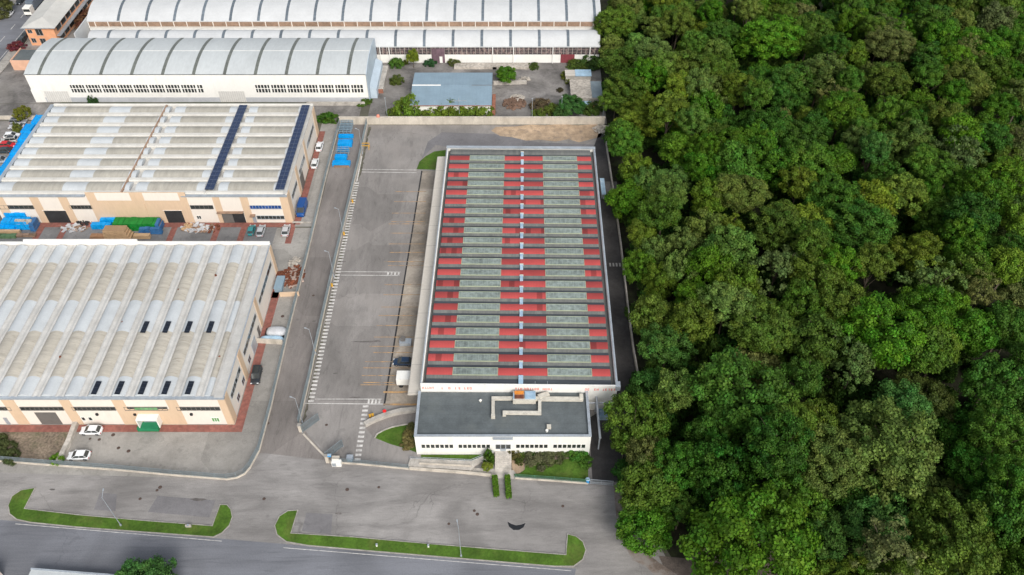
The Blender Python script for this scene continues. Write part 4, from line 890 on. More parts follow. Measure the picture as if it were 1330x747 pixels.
# ================================================================= WALLS AND FENCES
def fence(name, label, pts, base_h=.45, h=2.1, m='fence', wallm='plaster_wall', step=.12, cap=True, th=.28, post=2.6, bw=.06):
    q = [G(*p) if len(p) == 2 else Vector((p[0],p[1],0)) for p in pts]
    T = thing(name, label, 'fence', (q[0].x,q[0].y,0))
    bw_ = MB(); gr = MB(); np_ = 0
    for i in range(len(q)-1):
        a,c = q[i],q[i+1]; d = c-a; L_ = d.length; d.normalize(); ang = math.atan2(d.y,d.x)
        ex = d*th/2
        bw_.wall(a-ex*(1 if i else 0), c, th, 0, base_h-.002*(i%2))
        n = int(L_/step)
        for k in range(n):
            p = a+d*(k+.5)*step; gr.obox((p.x,p.y,base_h+.04), .02, bw, h-base_h-.06, ang)
        for z in (base_h+.05,(base_h+h)/2,h-.05):
            mid = (a+c)/2; gr.obox((mid.x,mid.y,z), L_-.02, bw*.8, .035, ang)
    bw_.build('base_wall', M[wallm], T)
    gr.build('grating', M[m], T)
    for i in range(len(q)-1):
        a,c = q[i],q[i+1]; d = c-a; L_ = d.length; d.normalize(); ang = math.atan2(d.y,d.x)
        n = max(1,int(L_/post))
        for k in range(n+(i == len(q)-2)):
            p = a+d*(L_*k/n)
            if np_ < 98: MB().obox((p.x,p.y,base_h-.01), .08,.08,h-base_h+.05, ang).build('post', M[m], T); np_ += 1
    return T
fence('grating_fence', 'blue-grey grating fence on a pale kerb round the lower hall plot, curving at its corner', [(-30,597),(60,604),(150,610.5),(225,617.5),(295,623),(308,621),(318,616),(325,608),(337,586),(352,530),(372,443),(400,330),(425,224),(442,160)], h=1.9, post=1.9)
fence('grating_fence', 'blue-grey grating fence with yellow boxes between the driveway and the striped parking yard', [(388.5,552),(404,486),(412,447),(440,322),(466,213),(477,162)], h=2.2, post=1.3)
fence('grating_fence', 'low blue-grey fence section on cream wall in front of the curved office ramp', [(434,601),(470,603.5),(531,609.5)], h=1.6)
fence('green_mesh_fence', 'green wire fence on cream base along the grass bank before the office', [(669,621.5),(720,625),(764,628.5)], h=1.5, m='greenfence', step=.1)
def wallthing(name, label, pts, th, z1, m='plaster_wall', cat='wall', z0=0):
    q = [G(*p) for p in pts]; b = MB()
    for i in range(len(q)-1):
        d = (q[i+1]-q[i]).normalized()*th*.5*(1 if i < len(q)-2 else 0); b.wall(q[i], q[i+1]+d, th, z0, z1-.003*i)
    o = b.build(name, M[m], off=(q[0].x,q[0].y,0)); return tag(o, label, cat)
wallthing('low_wall', 'low cream wall before the office ramp, from the gate to the hedges', [(532,609.5),(600,614.5),(644,619)], .35, .6)
wallthing('gate_rail_kerb', 'pale diagonal rail kerb across the driveway mouth between the open gates', [(394,564),(412,583),(431,602)], .35, .12)
wallthing('plot_wall', 'grey concrete dividing wall between weedy gravel plot and paved yard', [(100,551),(91,575),(78,601)], .9, 1.0, 'concrete')
wallthing('low_yard_wall', 'low beige wall closing the scrap corner beside the lower hall', [(364,385),(389,384)], .35, 1.2, 'beige')
wallthing('low_yard_wall', 'low cream wall just below the covered boat-shaped tarp', [(334,445),(368,447)], .35, 1.3, 'plaster_wall')
wallthing('yard_kerb_wall', 'thin pale kerb line across the yard by the blue van', [(380,289.5),(404,289.5)], .3, .4, 'concrete')
b = MB(); b.box(-48.9,26.3,197.3,197.7,0,2.3); b.box(-49,26.4,197.2,197.8,2.302,2.42)
o = b.build('boundary_wall', M['plaster_wall'], off=(-48,197.5,0)); tag(o, 'long pale concrete boundary wall behind the parking yard and red warehouse', 'wall')
b = MB(); q0 = G(380,135); b.box(-60,-43,206.9,207.2,0,1.2); o = b.build('kerb_wall', M['concrete'], off=(-55,207,0)); tag(o, 'low grey kerb wall at the foot of the white barrel hall', 'wall')
b = MB(); b.box(-157,-127.5,199.8,200.2,0,1.1); o = b.build('kerb_wall', M['plaster_wall'], off=(-140,200,0)); tag(o, 'pale low wall along the back of the car park', 'wall')
# retaining ramp wall by the parking exit, curved
def arcpts(px): return [G(*p) for p in px]
wallthing('ramp_wall', 'curved pale concrete ramp wall sweeping up to the office corner', [(474,553.5),(480,550),(492,544.5),(505,540),(520,536),(541,533.5)], .9, .9, 'concrete')
wallthing('ramp_kerb', 'thin pale kerb curving round the green lawn by the office', [(487,569),(490,564),(500,558.5),(510,555),(525,552),(541,551)], .22, .25, 'concrete')
struct('ramp_surface', MB().sheet(xy([(475,556),(483,551),(505,542.5),(541,536),(541,550),(510,554),(492,562),(486,569)]), .032), M['driveway'])
# office front ramp
q = [G(530,609),G(533,597),G(612,600.5),G(641,588.5),G(644,592),G(618,605),G(640,617.5)]
T = thing('access_ramp', 'long pale concrete access ramp with railing leading to the office steps', 'ramp', (q[0].x,q[0].y,0))
MB().prism([tuple(a[:2]) for a in (G(530,607.5),G(533,596.5),G(614,600),G(642,588),G(644,593),G(617,606),G(612,612.5))], .035, .5).build('ramp_slab', M['concrete'], T)
b = MB(); b.wall(G(545,604),G(612,607.5),.25,.502,.75); b.build('ramp_kerb', M['plaster_wall'], T)
b = MB(); pr = [G(533,597,.5),G(612,600.5,.5),G(641,588.5,.5)]
for i in range(2):
    for zz in (1.0,1.45): b.tube(pr[i]+Vector((0,0,zz-.5)),pr[i+1]+Vector((0,0,zz-.5)),.04,n=6)
    n = int((pr[i+1]-pr[i]).length/1.2)
    for k in range(n+1): p = pr[i].lerp(pr[i+1],k/n); b.tube((p.x,p.y,.48),(p.x,p.y,1.45),.03,n=6)
b.build('railing', M['galv'], T)
struct('front_walk', MB().sheet(xy([(531,609),(545,604),(614,608),(640,609),(668,611),(672,620),(640,618)]), .033), M['concrete'])
# gates
def gate(p, q, h, label, m='fence', name='sliding_gate', bars=.1, off=.15):
    a,c = G(*p),G(*q); T = thing(name, label, 'gate', (a.x,a.y,0)); d = c-a; L_ = d.length; d.normalize(); ang = math.atan2(d.y,d.x)
    b = MB(); mid = (a+c)/2
    for z in (off,off+.5,h-.08): b.obox((mid.x,mid.y,z), L_,.07,.08,ang)
    for e in (a+d*.04,c-d*.04,mid): b.obox((e.x,e.y,off),.08,.08,h-off,ang)
    b.build('frame', M[m], T)
    g2 = MB()
    for k in range(int(L_/bars)): pnt = a+d*(k+.5)*bars; g2.obox((pnt.x,pnt.y,off+.05),.03,.05,h-off-.1,ang)
    g2.build('bars', M[m], T)
    for e in (a,c): MB().obox((e.x,e.y,0),.12,.12,off+.02,ang).build('foot', M['galv'], T)
gate((393,562),(415,546), 2.4, 'open steel gate leaf at the upper end of the diagonal rail kerb')
gate((424,597),(446,580), 2.4, 'open steel gate leaf at the lower end of the diagonal rail kerb')
gate((766,628.5),(796,631), 1.6, 'low galvanised gate closing the dark lane beside the wood', m='galv', name='lane_gate')
for p,l in (((391,560),'pale gate pillar at the upper end of the diagonal kerb'),((426,600),'pale gate pillar at the lower end of the diagonal kerb, beside the cabinets')):
    a = G(*p); T = thing('gate_pillar', l, 'pillar', (a.x,a.y,0)); MB().box(a.x-.3,a.x+.3,a.y-.3,a.y+.3,0,2.1).build('shaft', M['plaster_wall'], T); MB().box(a.x-.37,a.x+.37,a.y-.37,a.y+.37,2.1,2.22).build('cap', M['kerb'], T)
a = G(438,604); T = thing('meter_cabinet', 'white meter cabinet at the gate corner with a beige lid', 'cabinet', (a.x,a.y,0)); MB().box(a.x-.9,a.x+.9,a.y-.4,a.y+.4,0,1.3).build('body', M['white'], T); MB().box(a.x-.9,a.x+.5,a.y+.41,a.y+1.1,0,1.5).build('brick_box', M['plaster_wall'], T); MB().box(a.x-.8,a.x-.05,a.y-.45,a.y-.401,.2,1.2).build('door', M['galv'], T)
a = G(430,601); T = thing('letter_box', 'small bright blue box on the gate pillar corner', 'box', (a.x,a.y,0)); MB().box(a.x-.25,a.x+.35,a.y-.2,a.y+.2,2.23,2.6).build('box', M['bluecrate'], T); MB().box(a.x-.3,a.x+.4,a.y-.25,a.y+.25,2.6,2.66).build('lid', M['lightblue'], T)
a = G(455,600); T = thing('pale_blue_cabinet', 'pale blue flat cabinet by the foot of the white ladder marking', 'cabinet', (a.x,a.y,0)); MB().box(a.x-.6,a.x+.5,a.y-.1,a.y+.9,0,1.0).build('body', M['lightblue'], T); MB().box(a.x-.65,a.x+.55,a.y-.15,a.y+.95,1.0,1.06).build('lid', M['galv'], T)
a = G(763,627); T = thing('blue_bin', 'bright light blue bin where the green fence meets the lane gate', 'bin', (a.x,a.y,0)); MB().tube((a.x,a.y,0),(a.x,a.y,1.2),.3,.4,12).build('drum', M['bluecrate'], T); MB().tube((a.x,a.y,1.2),(a.x,a.y,1.35),.45,.3,12).build('lid', M['lightblue'], T)
wallthing('lane_wall', 'thin pale wall following the wood side of the dark lane', [(829,494),(822,455),(815,400),(806,320),(797,255),(787,188)], .25, 1.3, 'concrete')
# ================================================================= VEHICLES
def car_proto(name, L_=4.2, W_=1.76, H_=1.46, suv=False, van=False):
    root = bpy.data.objects.new(name, None); COL.objects.link(root); root['label'] = ''; root['category'] = 'car'; ORG[name] = None
    hw = W_/2; belt = H_*(.6 if not van else .55)
    st = [(-.5,.78,.35,.62),(-.485,.9,.24,.93),(-.4,.98,.2,1.0),(-.2,1,.19,1.0),(.12,1,.19,.99),(.3,.99,.2,.93),(.43,.94,.22,.8),(.485,.84,.27,.66),(.5,.7,.36,.55)]
    if van: st = [(-.5,.94,.3,.95),(-.49,.98,.22,1.0),(-.2,1,.19,1.0),(.2,1,.19,1.0),(.36,.99,.2,.98),(.46,.93,.22,.85),(.495,.85,.27,.7),(.5,.75,.4,.6)]
    b = MB(); rings = []
    for (x,w,zb,zt) in st:
        w *= hw; x *= L_; zt *= belt
        zb = zb*1.0
        rings.append([(x,-w*.9,zb),(x,-w,zb+.12),(x,-w,zt*.72+zb*.28),(x,-w*.95,zt*.95),(x,-w*.8,zt),(x,w*.8,zt),(x,w*.95,zt*.95),(x,w,zt*.72+zb*.28),(x,w,zb+.12),(x,w*.9,zb)])
    vs = [v for r in rings for v in r]; n = 10
    fs = [(i*n+j,i*n+(j+1)%n,(i+1)*n+(j+1)%n,(i+1)*n+j) for i in range(len(rings)-1) for j in range(n)]+[tuple(range(n-1,-1,-1)), tuple(range((len(rings)-1)*n,len(rings)*n))]
    b.add(vs, fs, True); body = b.build('body', M['paint'], root); 
    # greenhouse
    if van: xb0,xb1,xr0,xr1 = -.49,.4,-.48,.24
    elif suv: xb0,xb1,xr0,xr1 = -.48,.26,-.42,.08
    else: xb0,xb1,xr0,xr1 = -.44,.27,-.31,.06
    wr = hw*.76; wb = hw*.9; zb = belt*.97; zr = H_-.04
    v = [(xb0*L_,-wb,zb),(xb1*L_,-wb,zb),(xb1*L_,wb,zb),(xb0*L_,wb,zb),(xr0*L_,-wr,zr),(xr1*L_,-wr,zr),(xr1*L_,wr,zr),(xr0*L_,wr,zr)]
    MB().add(v, [(4,5,6,7),(0,1,5,4),(1,2,6,5),(2,3,7,6),(3,0,4,7)]).build('window', M['glass'], root)
    r = MB(); e = .03
    r.add([(xr0*L_-.05,-wr-e,zr-.03),(xr1*L_+.05,-wr-e,zr-.03),(xr1*L_+.05,wr+e,zr-.03),(xr0*L_-.05,wr+e,zr-.03),(xr0*L_+.08,-wr+.08,H_),(xr1*L_-.08,-wr+.08,H_),(xr1*L_-.08,wr-.08,H_),(xr0*L_+.08,wr-.08,H_)],[(0,3,2,1),(4,5,6,7),(0,1,5,4),(1,2,6,5),(2,3,7,6),(3,0,4,7)])
    for sy in (-1,1):
        for xa_,xc_ in ((xb0,xr0),(xb1,xr1),((xb0+xb1)/2,(xr0+xr1)/2)):
            r.tube((xa_*L_,sy*(wb+.0),zb),(xc_*L_,sy*(wr+.01),zr),.045,.04,5)
    if van: 
        r.box(-.49*L_,.12*L_,-hw*.93,-hw*.75,zb,zr-.03); r.box(-.49*L_,.12*L_,hw*.75,hw*.93,zb,zr-.03)
    r.build('roof', M['paint'], root)
    if suv: MB().box(xr0*L_+.35,xr1*L_-.15,-wr+.16,wr-.16,H_+.001,H_+.012).build('sunroof', M['glass'], root)
    for sx in (-.31,.31):
        for sy in (-1,1):
            w = MB().tube((sx*L_,sy*(hw-.2),.32),(sx*L_,sy*(hw+.01),.32),.32,n=14).build('wheel', M['black'], root)
            MB().tube((sx*L_,sy*(hw+.005),.32),(sx*L_,sy*(hw+.02),.32),.19,n=10).build('rim', M['chrome'], w)
    for sy in (-1,1):
        MB().obox((.475*L_,sy*hw*.7,belt*.55),.16,.36,.16).build('headlight', M['lamp'], root)
        MB().obox((-.488*L_,sy*hw*.78,belt*.62),.12,.24,.2).build('tail_light', M['tail'], root)
        MB().obox((xb1*L_-.35,sy*(hw+.08),belt),.14,.16,.12).build('mirror', M['paint'], root)
    return root
def paint(o, c):
    for ch in [o]+list(o.children_recursive): ch.color = (*c,1)
protos = {'car': car_proto('parked_car'), 'suv': car_proto('parked_suv', 4.5,1.85,1.66,suv=True), 'van': car_proto('parked_van', 5.4,2.0,2.4,van=True)}
used = set()
def place(kind, px, py, deg, c, label, cat='car', group=None, s=1.0):
    p = protos[kind]; o = p if kind not in used else copy_tree(p); used.add(kind)
    q = G(px,py,.6); o.location = (q.x,q.y,.03); o.rotation_euler = (0,0,R(deg)); o.scale = (s,)*3; o['label'] = label; o['category'] = cat
    if group: o['group'] = group
    paint(o, c); return o
WH = (.78,.79,.8); SI = (.42,.44,.46); BL = (.02,.024,.03)
place('car', 118.5,559, 180, WH, 'white hatchback parked against the red paving strip of the lower hall')
place('car', 102.5,591.5, 182, WH, 'white hatchback parked by the fence at the end of the grey dividing wall')
place('suv', 333,487.5, -88, BL, 'black car with glass roof parked beside the lower hall')
place('car', 415,190, 90, WH, 'white hatchback beside the middle hall, the one farther from the blue van')
place('car', 409,212, 91, (.7,.72,.72), 'white hatchback beside the middle hall, between the other white car and blue van')
place('van', 392.5,272, -91, (.006,.065,.25), 'blue box van parked beside the corner of the middle hall', 'van')
place('car', 326.5,298.5, 92, (.02,.22,.24), 'small teal car parked in front of the middle hall', s=.9)
place('car', 339,299.5, 91, SI, 'silver car right beside the small teal car')
place('car', 371.5,299, 92, (.5,.5,.51), 'silver car parked by itself in front of the middle hall')
cp = [(24,158,(.25,.26,.28),'dark grey'),(21,164.5,(.5,.5,.52),'grey'),(15,176,WH,'white'),(12,182,(.45,.44,.42),'grey beige'),(9.5,188,(.55,.015,.02),'bright red'),(4,195.5,(.03,.05,.06),'dark'),(1,208,(.35,.37,.4),'grey')]
for i,(x,y,c,nm) in enumerate(cp): place('car' if i%3 else 'suv', x, y, 4+random.uniform(-4,4)+180*(i%2), c, nm+' car in the car park row, '+['closest to the yellow bush','next to the one under the bush','third from the bush','directly behind the red car','the only red one','just in front of the red car','at the photo edge'][i], group='cars in the car park row')
place('car', 523.5,470, 178, (.01,.03,.07), 'dark blue car half under the loading canopy of the red warehouse', s=1.0)
place('car', 12.5,17.5, -88, WH, 'white car driving on the avenue beside the grey truck')
place('car', 33,46, -90, BL, 'dark car parked at the pavement by the orange building, farther of two', group='dark cars by the orange building')
place('suv', 28,54, -90, BL, 'dark car parked at the pavement by the orange building, nearer of two', group='dark cars by the orange building')
place('car', 26,1.5, -90, BL, 'dark car on the avenue just above the grey truck cab')
for o in (protos['car'],protos['suv'],protos['van']): pass
# truck on the avenue
p = G(31,15,1.5); T = thing('articulated_truck', 'grey articulated truck with white cab on the avenue', 'truck', (-163.3,p.y,0.02))
X = -163.3; Y = p.y
MB().box(X-1.2,X+1.2,Y-1,Y+1.6,.8,3.2).build('cab', M['white'], T); MB().box(X-1.1,X+1.1,Y-1.06,Y-1.002,1.9,2.8).build('windscreen', M['glass'], T)
MB().box(X-1.15,X+1.15,Y+1.7,Y+3.1,.8,1.2).build('chassis', M['black'], T)
MB().box(X-1.27,X+1.27,Y+2.0,Y+15,1.25,3.9).build('trailer', mat('grey_tarpaulin',(.13,.16,.2),.6,.12,.5), T)
for yy in (Y-.1,Y+2.4,Y+10,Y+11.3,Y+12.6):
    for sx in (-1,1): MB().tube((X+sx*.85,yy,.5),(X+sx*1.22,yy,.5),.5,n=14).build('wheel', M['black'], T)
q = G(783,245,1); T = thing('steel_cabinet', 'pale blue-grey cabinet against the warehouse wall at the top of the dark lane', 'cabinet', (q.x,q.y,.03)); MB().box(q.x-.5,q.x+.5,q.y-3,q.y+3.5,.03,1.5).build('body', M['galv'], T); MB().box(q.x-.55,q.x+.55,q.y-3.1,q.y+3.6,1.5,1.58).build('lid', M['lightblue'], T)
# white trailer under the canopy
a = G(511.5,504.5); T = thing('white_box_truck', 'white box truck backed against the loading canopy at its office end', 'truck', (a.x,a.y,0))
x0 = a.x+.7; yb = a.y+.1
MB().box(x0,x0+5.2,yb,yb+2.3,.95,2.8).build('box_body', M['white'], T); MB().box(x0-.0,x0+5.4,yb+.4,yb+2.0,.6,.93).build('chassis', M['black'], T)
MB().box(x0-.06,x0-.002,yb+.1,yb+2.2,1.1,2.7).build('rear_door', M['pale_door'], T)
for xx in (x0+.8,x0+4.2):
    for yy in (yb+.05,yb+2.05): MB().tube((xx,yy,.45),(xx,yy+.3,.45),.45,n=14).build('wheel', M['black'], T)
# ================================================================= CONTAINERS, STACKS AND SCRAP
def crate(px, py, dx, dy, h, m, label, rz=0, name='steel_crate', cat='crate', group=None, z0=0.02, ribs=True):
    q = G(px,py,h*.6)
    T = thing(name, label, cat, (q.x,q.y,z0), rz, group); ORG[T.name] = None
    b = MB(); b.box(-dx/2,dx/2,-dy/2,dy/2,.12,h-.1); b.build('body', m, T)
    f = MB()
    if ribs:
        n = max(2,int(dx/.6))
        for i in range(n+1):
            x = -dx/2+dx*i/n; f.box(x-.04,x+.04,-dy/2-.05,-dy/2,.1,h-.1); f.box(x-.04,x+.04,dy/2,dy/2+.05,.1,h-.1)
        for k in range(1,int(dx/1.2)+1): x = -dx/2+1.2*k-.3; f.box(x-.03,x+.03,-dy/2,dy/2,h-.0995,h-.05)
    f.box(-dx/2-.05,dx/2+.05,-dy/2-.06,-dy/2+.06,h-.099,h); f.box(-dx/2-.05,dx/2+.05,dy/2-.06,dy/2+.06,h-.099,h); f.box(-dx/2-.05,-dx/2+.06,-dy/2+.06,dy/2-.06,h-.099,h-.001); f.box(dx/2-.06,dx/2+.05,-dy/2+.06,dy/2-.06,h-.099,h-.001)
    f.build('rim', m, T)
    for sx in (-1,1): MB().box(sx*dx*.35-.08,sx*dx*.35+.08,-dy/2,dy/2,0,.12).build('skid', M['black'], T)
    return T
BC = M['bluecrate']; gb = 'blue containers on the driveway'
for x,y,dx,dy,h,l in ((449.5,177,4.0,.9,1.0,'bright blue closed container on the driveway, farthest of the closed ones'),(448.5,186,3.8,2.1,1.2,'largest bright blue container on the driveway, speckled with dark holes'),(446,194.3,3.0,.8,1.0,'short bright blue container in the middle of the driveway stack'),(443,204.3,3.1,1.5,1.2,'bright blue container second from the near end of the driveway row'),(443.5,212.2,4.6,1.5,1.1,'wide bright blue container at the near end of the driveway row')):
    crate(x,y,dx,dy,h,BC,l,group=gb)
b_ = G(444,217,0); T = thing('pallet_stack', 'brown stacked pallets below the near end of the blue driveway containers', 'pallets', (b_.x,b_.y,0))
for k in range(3): MB().box(b_.x-2.1,b_.x+2.1,b_.y-.25,b_.y+.4,.03+.2*k,.2+.2*k).build('pallet', M['oldwood'], T)
for i,(x,y,l) in enumerate(((451,165,'empty blue-grey steel rack farthest up the driveway, against the boundary wall'),(450,169,'empty blue-grey steel rack second from the boundary wall'),(449,173,'empty blue-grey steel rack next to the blue containers'),(446,200,'grey steel rack squeezed between two bright blue containers'))):
    q = G(x,y); T = thing('steel_rack', l, 'rack', (q.x,q.y,.02)); b = MB()
    for sx in (-1.6,-.5,.5,1.6):
        for sy in (-.8,.8): b.box(q.x+sx-.06,q.x+sx+.06,q.y+sy-.06,q.y+sy+.06,.03,1.7)
    b.build('upright', M['steelblue'], T); b = MB()
    for z in (.5,1.1,1.7):
        for sy in (-.8,0,.8): b.box(q.x-1.75,q.x+1.75,q.y+sy-.07,q.y+sy+.07,z,z+.1)
    b.build('shelf', M['steelblue'], T)
# row of blue containers west of the middle hall
yy = 160.5
k = 0; ends = ['first from the lower end','second from the lower end','third from the lower end','in the middle of the row','fourth from the top end','third from the top end','second from the top end','last, by the yellow bush']
for k in range(8):
    ln = [4.4,3.2,6.2,5.6,5.8,4.6,4.2,4.0][k]; xo = [-134.3,-134.9,-133.4,-133.4,-133.4,-133.6,-134.9,-133.6][k]
    T = thing('steel_crate', 'bright blue long container beside the middle hall wall, '+ends[k], 'crate', (xo,yy+ln/2,.02), 0, 'blue containers beside the middle hall'); ORG[T.name] = None
    b = MB(); w_ = 2.4 if k != 1 else 3.4; h_ = 2.3+.25*(k%3); b.box(-w_/2,w_/2,-ln/2+.05,ln/2-.05,.1,h_-.1); b.build('body', BC, T)
    f = MB(); f.box(-w_/2-.05,-w_/2+.1,-ln/2+.05,ln/2-.05,h_-.099,h_+.03); f.box(w_/2-.1,w_/2+.05,-ln/2+.05,ln/2-.05,h_-.099,h_+.03)
    for j in range(int(ln/1.1)): f.box(-w_/2+.1,w_/2-.1,-ln/2+.4+j*1.1,-ln/2+.48+j*1.1,h_-.099,h_-.04)
    f.build('rim', M['bluecrate'], T)
    yy += ln
# timber yard goods in front of the middle hall
def stack(px, py, dx, dy, h, m, label, name, cat='stack', rz=0, layers=3, group=None, jit=.06):
    q = G(px,py,h*.55); T = thing(name, label, cat, (q.x,q.y,.03), rz, group); ORG[T.name] = None
    for k in range(layers):
        lh = h/layers; jx = random.uniform(-jit,jit)*3; s_ = 1-.06*k
        nx = 1 if m in (M['wood'],) or dx < 2 else max(2,int(dx/1.25)); bb = MB(); wx = dx*s_/nx
        for j in range(nx):
            gx = .04 if nx > 1 else 0; hj = random.uniform(-.16,0) if (nx > 1 and k == layers-1) else 0
            bb.box(-dx/2*s_+jx+wx*j+gx,-dx/2*s_+jx+wx*(j+1)-gx,-dy/2*s_+random.uniform(0,.12),dy/2*s_-random.uniform(0,.12),lh*k+.08,lh*(k+1)-.01+hj)
        bb.build('slats', m, T)
    for k in range(layers):
        for xx in (-dx*.38,0,dx*.38): MB().box(xx-.05,xx+.05,-dy/2*.88,dy/2*.88,h/layers*k+.0,h/layers*k+.079).build('spacer', M['oldwood'], T)
    return T
stack(22,281,5.5,1.5,3.3,BC,'topmost bright blue crate heap against the middle hall wall','crate_heap','crates',layers=2)
stack(22,289.5,7.6,2.3,2.6,BC,'large heap of bright blue crates in the timber yard','crate_heap','crates',layers=3)
stack(8,296,5.0,1.3,1.4,BC,'low bright blue crates behind the long pale timber','crate_heap','crates',layers=1)
stack(10,301,6.4,.9,1.0,M['wood'],'long pale timber bundle in front of the blue crates','timber_bundle','timber',layers=1)
stack(8,306.5,5.0,1.2,.9,mat('faded_green_sheet',(.1,.18,.09),.8,.2,.8),'faded green covered bundle at the near edge of the timber yard','covered_bundle','bundle',layers=1)
stack(34,305.5,4.6,1.0,.7,M['oldwood'],'flat brown planks beside the faded green bundle','timber_bundle','timber',layers=1)
stack(44,291,1.2,3.0,2.4,M['bluemetal'],'dark blue steel frame standing at the end of the blue crates','steel_trestle','trestle',layers=3)
stack(33,291,4.0,.8,2.9,M['rubble'],'grey planks lying on top of the big blue crate heap','timber_bundle','timber',layers=1)
stack(141.5,286.5,4.3,1.4,1.9,BC,'bright blue crates between the hall wall and the green tarpaulins','crate_heap','crates',layers=2)
stack(133,293,5.2,1.4,1.5,BC,'bright blue crates just behind the tall timber stack','crate_heap','crates',layers=2)
stack(163,290.5,5.6,3.0,2.2,M['greencrate'],'green tarpaulin covered stack next to the tall timber stack','covered_stack','stack',layers=2)
stack(190,290.5,6.6,3.0,2.3,M['greencrate'],'green tarpaulin covered stack at the blue frame end','covered_stack','stack',layers=2)
stack(195,299,5.8,1.0,1.9,M['bluemetal'],'blue steel frames leaning in front of the green tarpaulins','steel_trestle','trestle',layers=3)
stack(207,292,.9,3.0,2.3,M['bluemetal'],'upright blue steel frame closing the end of the green tarpaulins','steel_trestle','trestle',layers=3)
stack(152,302,6.4,2.6,3.0,M['wood'],'tall pale stack of fresh timber boards','timber_stack','timber',layers=4)
stack(127.5,307,3.7,1.4,1.2,mat('darker_timber',(.36,.2,.11),.8,.15,.8),'darker short timber stack beside the tall pale one','timber_stack','timber',layers=2)
stack(184,306.5,4.1,1.2,1.1,M['wood'],'low pale timber stack beside the tall pale one','timber_stack','timber',layers=2)
def heap(px, py, r, h, m, label, name='scrap_heap', cat='scrap', n=40, seed=1, ry=None, flat=False, m2=None):
    q = G(px,py); rnd = random.Random(seed); b = MB()
    for i in range(n):
        a = rnd.uniform(0,6.28); d = math.sqrt(rnd.random()); x = q.x+math.cos(a)*d*r; y = q.y+math.sin(a)*d*(ry or r)
        zz = max(0,(1-d))*h*rnd.uniform(.4,1)
        b.mi = 1 if (m2 and rnd.random() < .4) else 0
        b.obox((x,y,.03+zz*.6), rnd.uniform(.3,1.2 if not flat else 2.2),rnd.uniform(.2,.8),rnd.uniform(.1,.4)*(1 if not flat else .4),rnd.uniform(0,3.14),rnd.uniform(-.35,.35))
    o = b.build(name, [m,m2] if m2 else m, off=(q.x,q.y,0)); return tag(o, label, cat)
heap(96,297,3.0,1.1,M['plastic'],'tangle of white plastic wrapping left of the blue crates',ry=1.2,n=60,seed=2,flat=True,m2=M['oldwood'],name='plastic_heap',cat='rubbish')
heap(110,288,1.5,1.6,M['darkvoid'],'dark brown pile against the hall wall beside the beige section',seed=3,n=25)
heap(257,297,3.9,1.0,M['plastic'],'heap of crumpled white sheets with brown cardboard before the middle hall',ry=1.5,n=90,seed=4,flat=True,m2=M['oldwood'],name='sheet_heap',cat='rubbish')
heap(244,296,1.1,1.4,M['wood'],'small cardboard pile at the end of the crumpled white sheets',ry=1.2,n=25,seed=5,name='cardboard_pile',cat='rubbish')
heap(278,297,1.6,.4,M['rust'],'scattered brown scraps beside the crumpled white sheets',n=12,seed=6)
heap(381,360,2.6,1.2,M['rust'],'rusty scrap heap in the corner by the driveway fence',ry=3.6,n=110,seed=7,m2=mat('pale_scrap',(.35,.27,.23),.9,.3,1))
heap(368,358,1.8,1.0,M['rust'],'round rusty pile nearer the hall wall beside the big scrap heap',ry=1.2,n=40,seed=8)
heap(383,341,1.5,.4,M['rubble'],'scattered small rubble beyond the rusty scrap heap',ry=1.6,n=20,seed=9)
heap(785,168,3.0,.5,M['rubble'],'white broken rubble spilled beside the wood at the yard end',ry=2.0,n=80,seed=10,name='rubble_heap',cat='rubble')
heap(668,135,3.4,.6,mat('brown_brush',(.16,.1,.07),.9,.3,1),'brown dead brush heap inside the small walled yard',ry=3,n=160,seed=11,name='brush_heap',cat='brush')
heap(672,128,2.0,.4,M['rubble'],'pale rubble patch behind the brown brush heap',ry=2,n=50,seed=12,name='rubble_heap',cat='rubble')
heap(681,103,1.8,.6,M['rubble'],'white debris beside the round bush near the shed',ry=1.0,n=22,seed=13,name='debris_pile',cat='debris')
q = G(364,372); T = thing('blue_grey_skip', 'grey-blue ribbed skip beside the lower hall wall', 'skip', (q.x,q.y,0)); MB().box(q.x-.8,q.x+.9,q.y-2,q.y+2,.1,1.3).build('body', M['steelblue'], T); MB().box(q.x-.9,q.x+1,q.y-2.1,q.y+2.1,1.3,1.38).build('lid', M['steelblue'], T)
q = G(357,431,1); T = thing('covered_boat', 'rounded white and pale blue covered load behind a low cream wall', 'covered load', (q.x,q.y,0))
def blob(cx,cy,z,rx,ry,rz_,m,name):
    b = MB(); n=14; k=7; vs=[]; 
    for i in range(k+1):
        ph = math.pi/2*i/k
        for j in range(n): a = 2*math.pi*j/n; vs.append((cx+math.copysign(abs(math.cos(a))**.6,math.cos(a))*rx*math.cos(ph)**.5,cy+math.copysign(abs(math.sin(a))**.6,math.sin(a))*ry*math.cos(ph)**.5,z+rz_*math.sin(ph)))
    b.add(vs,[(i*n+j,i*n+(j+1)%n,(i+1)*n+(j+1)%n,(i+1)*n+j) for i in range(k) for j in range(n)],True); b.build(name, m, T)
blob(q.x+.2,q.y+.4,.5,2.2,1.2,1.0,M['plastic'],'white_cover'); blob(q.x-.5,q.y-1.6,.3,2.6,.8,.8,M['paleblue'],'blue_cover'); MB().box(q.x-2.2,q.x+2.4,q.y-.9,q.y+1.5,.05,.55).build('cradle', M['black'], T)
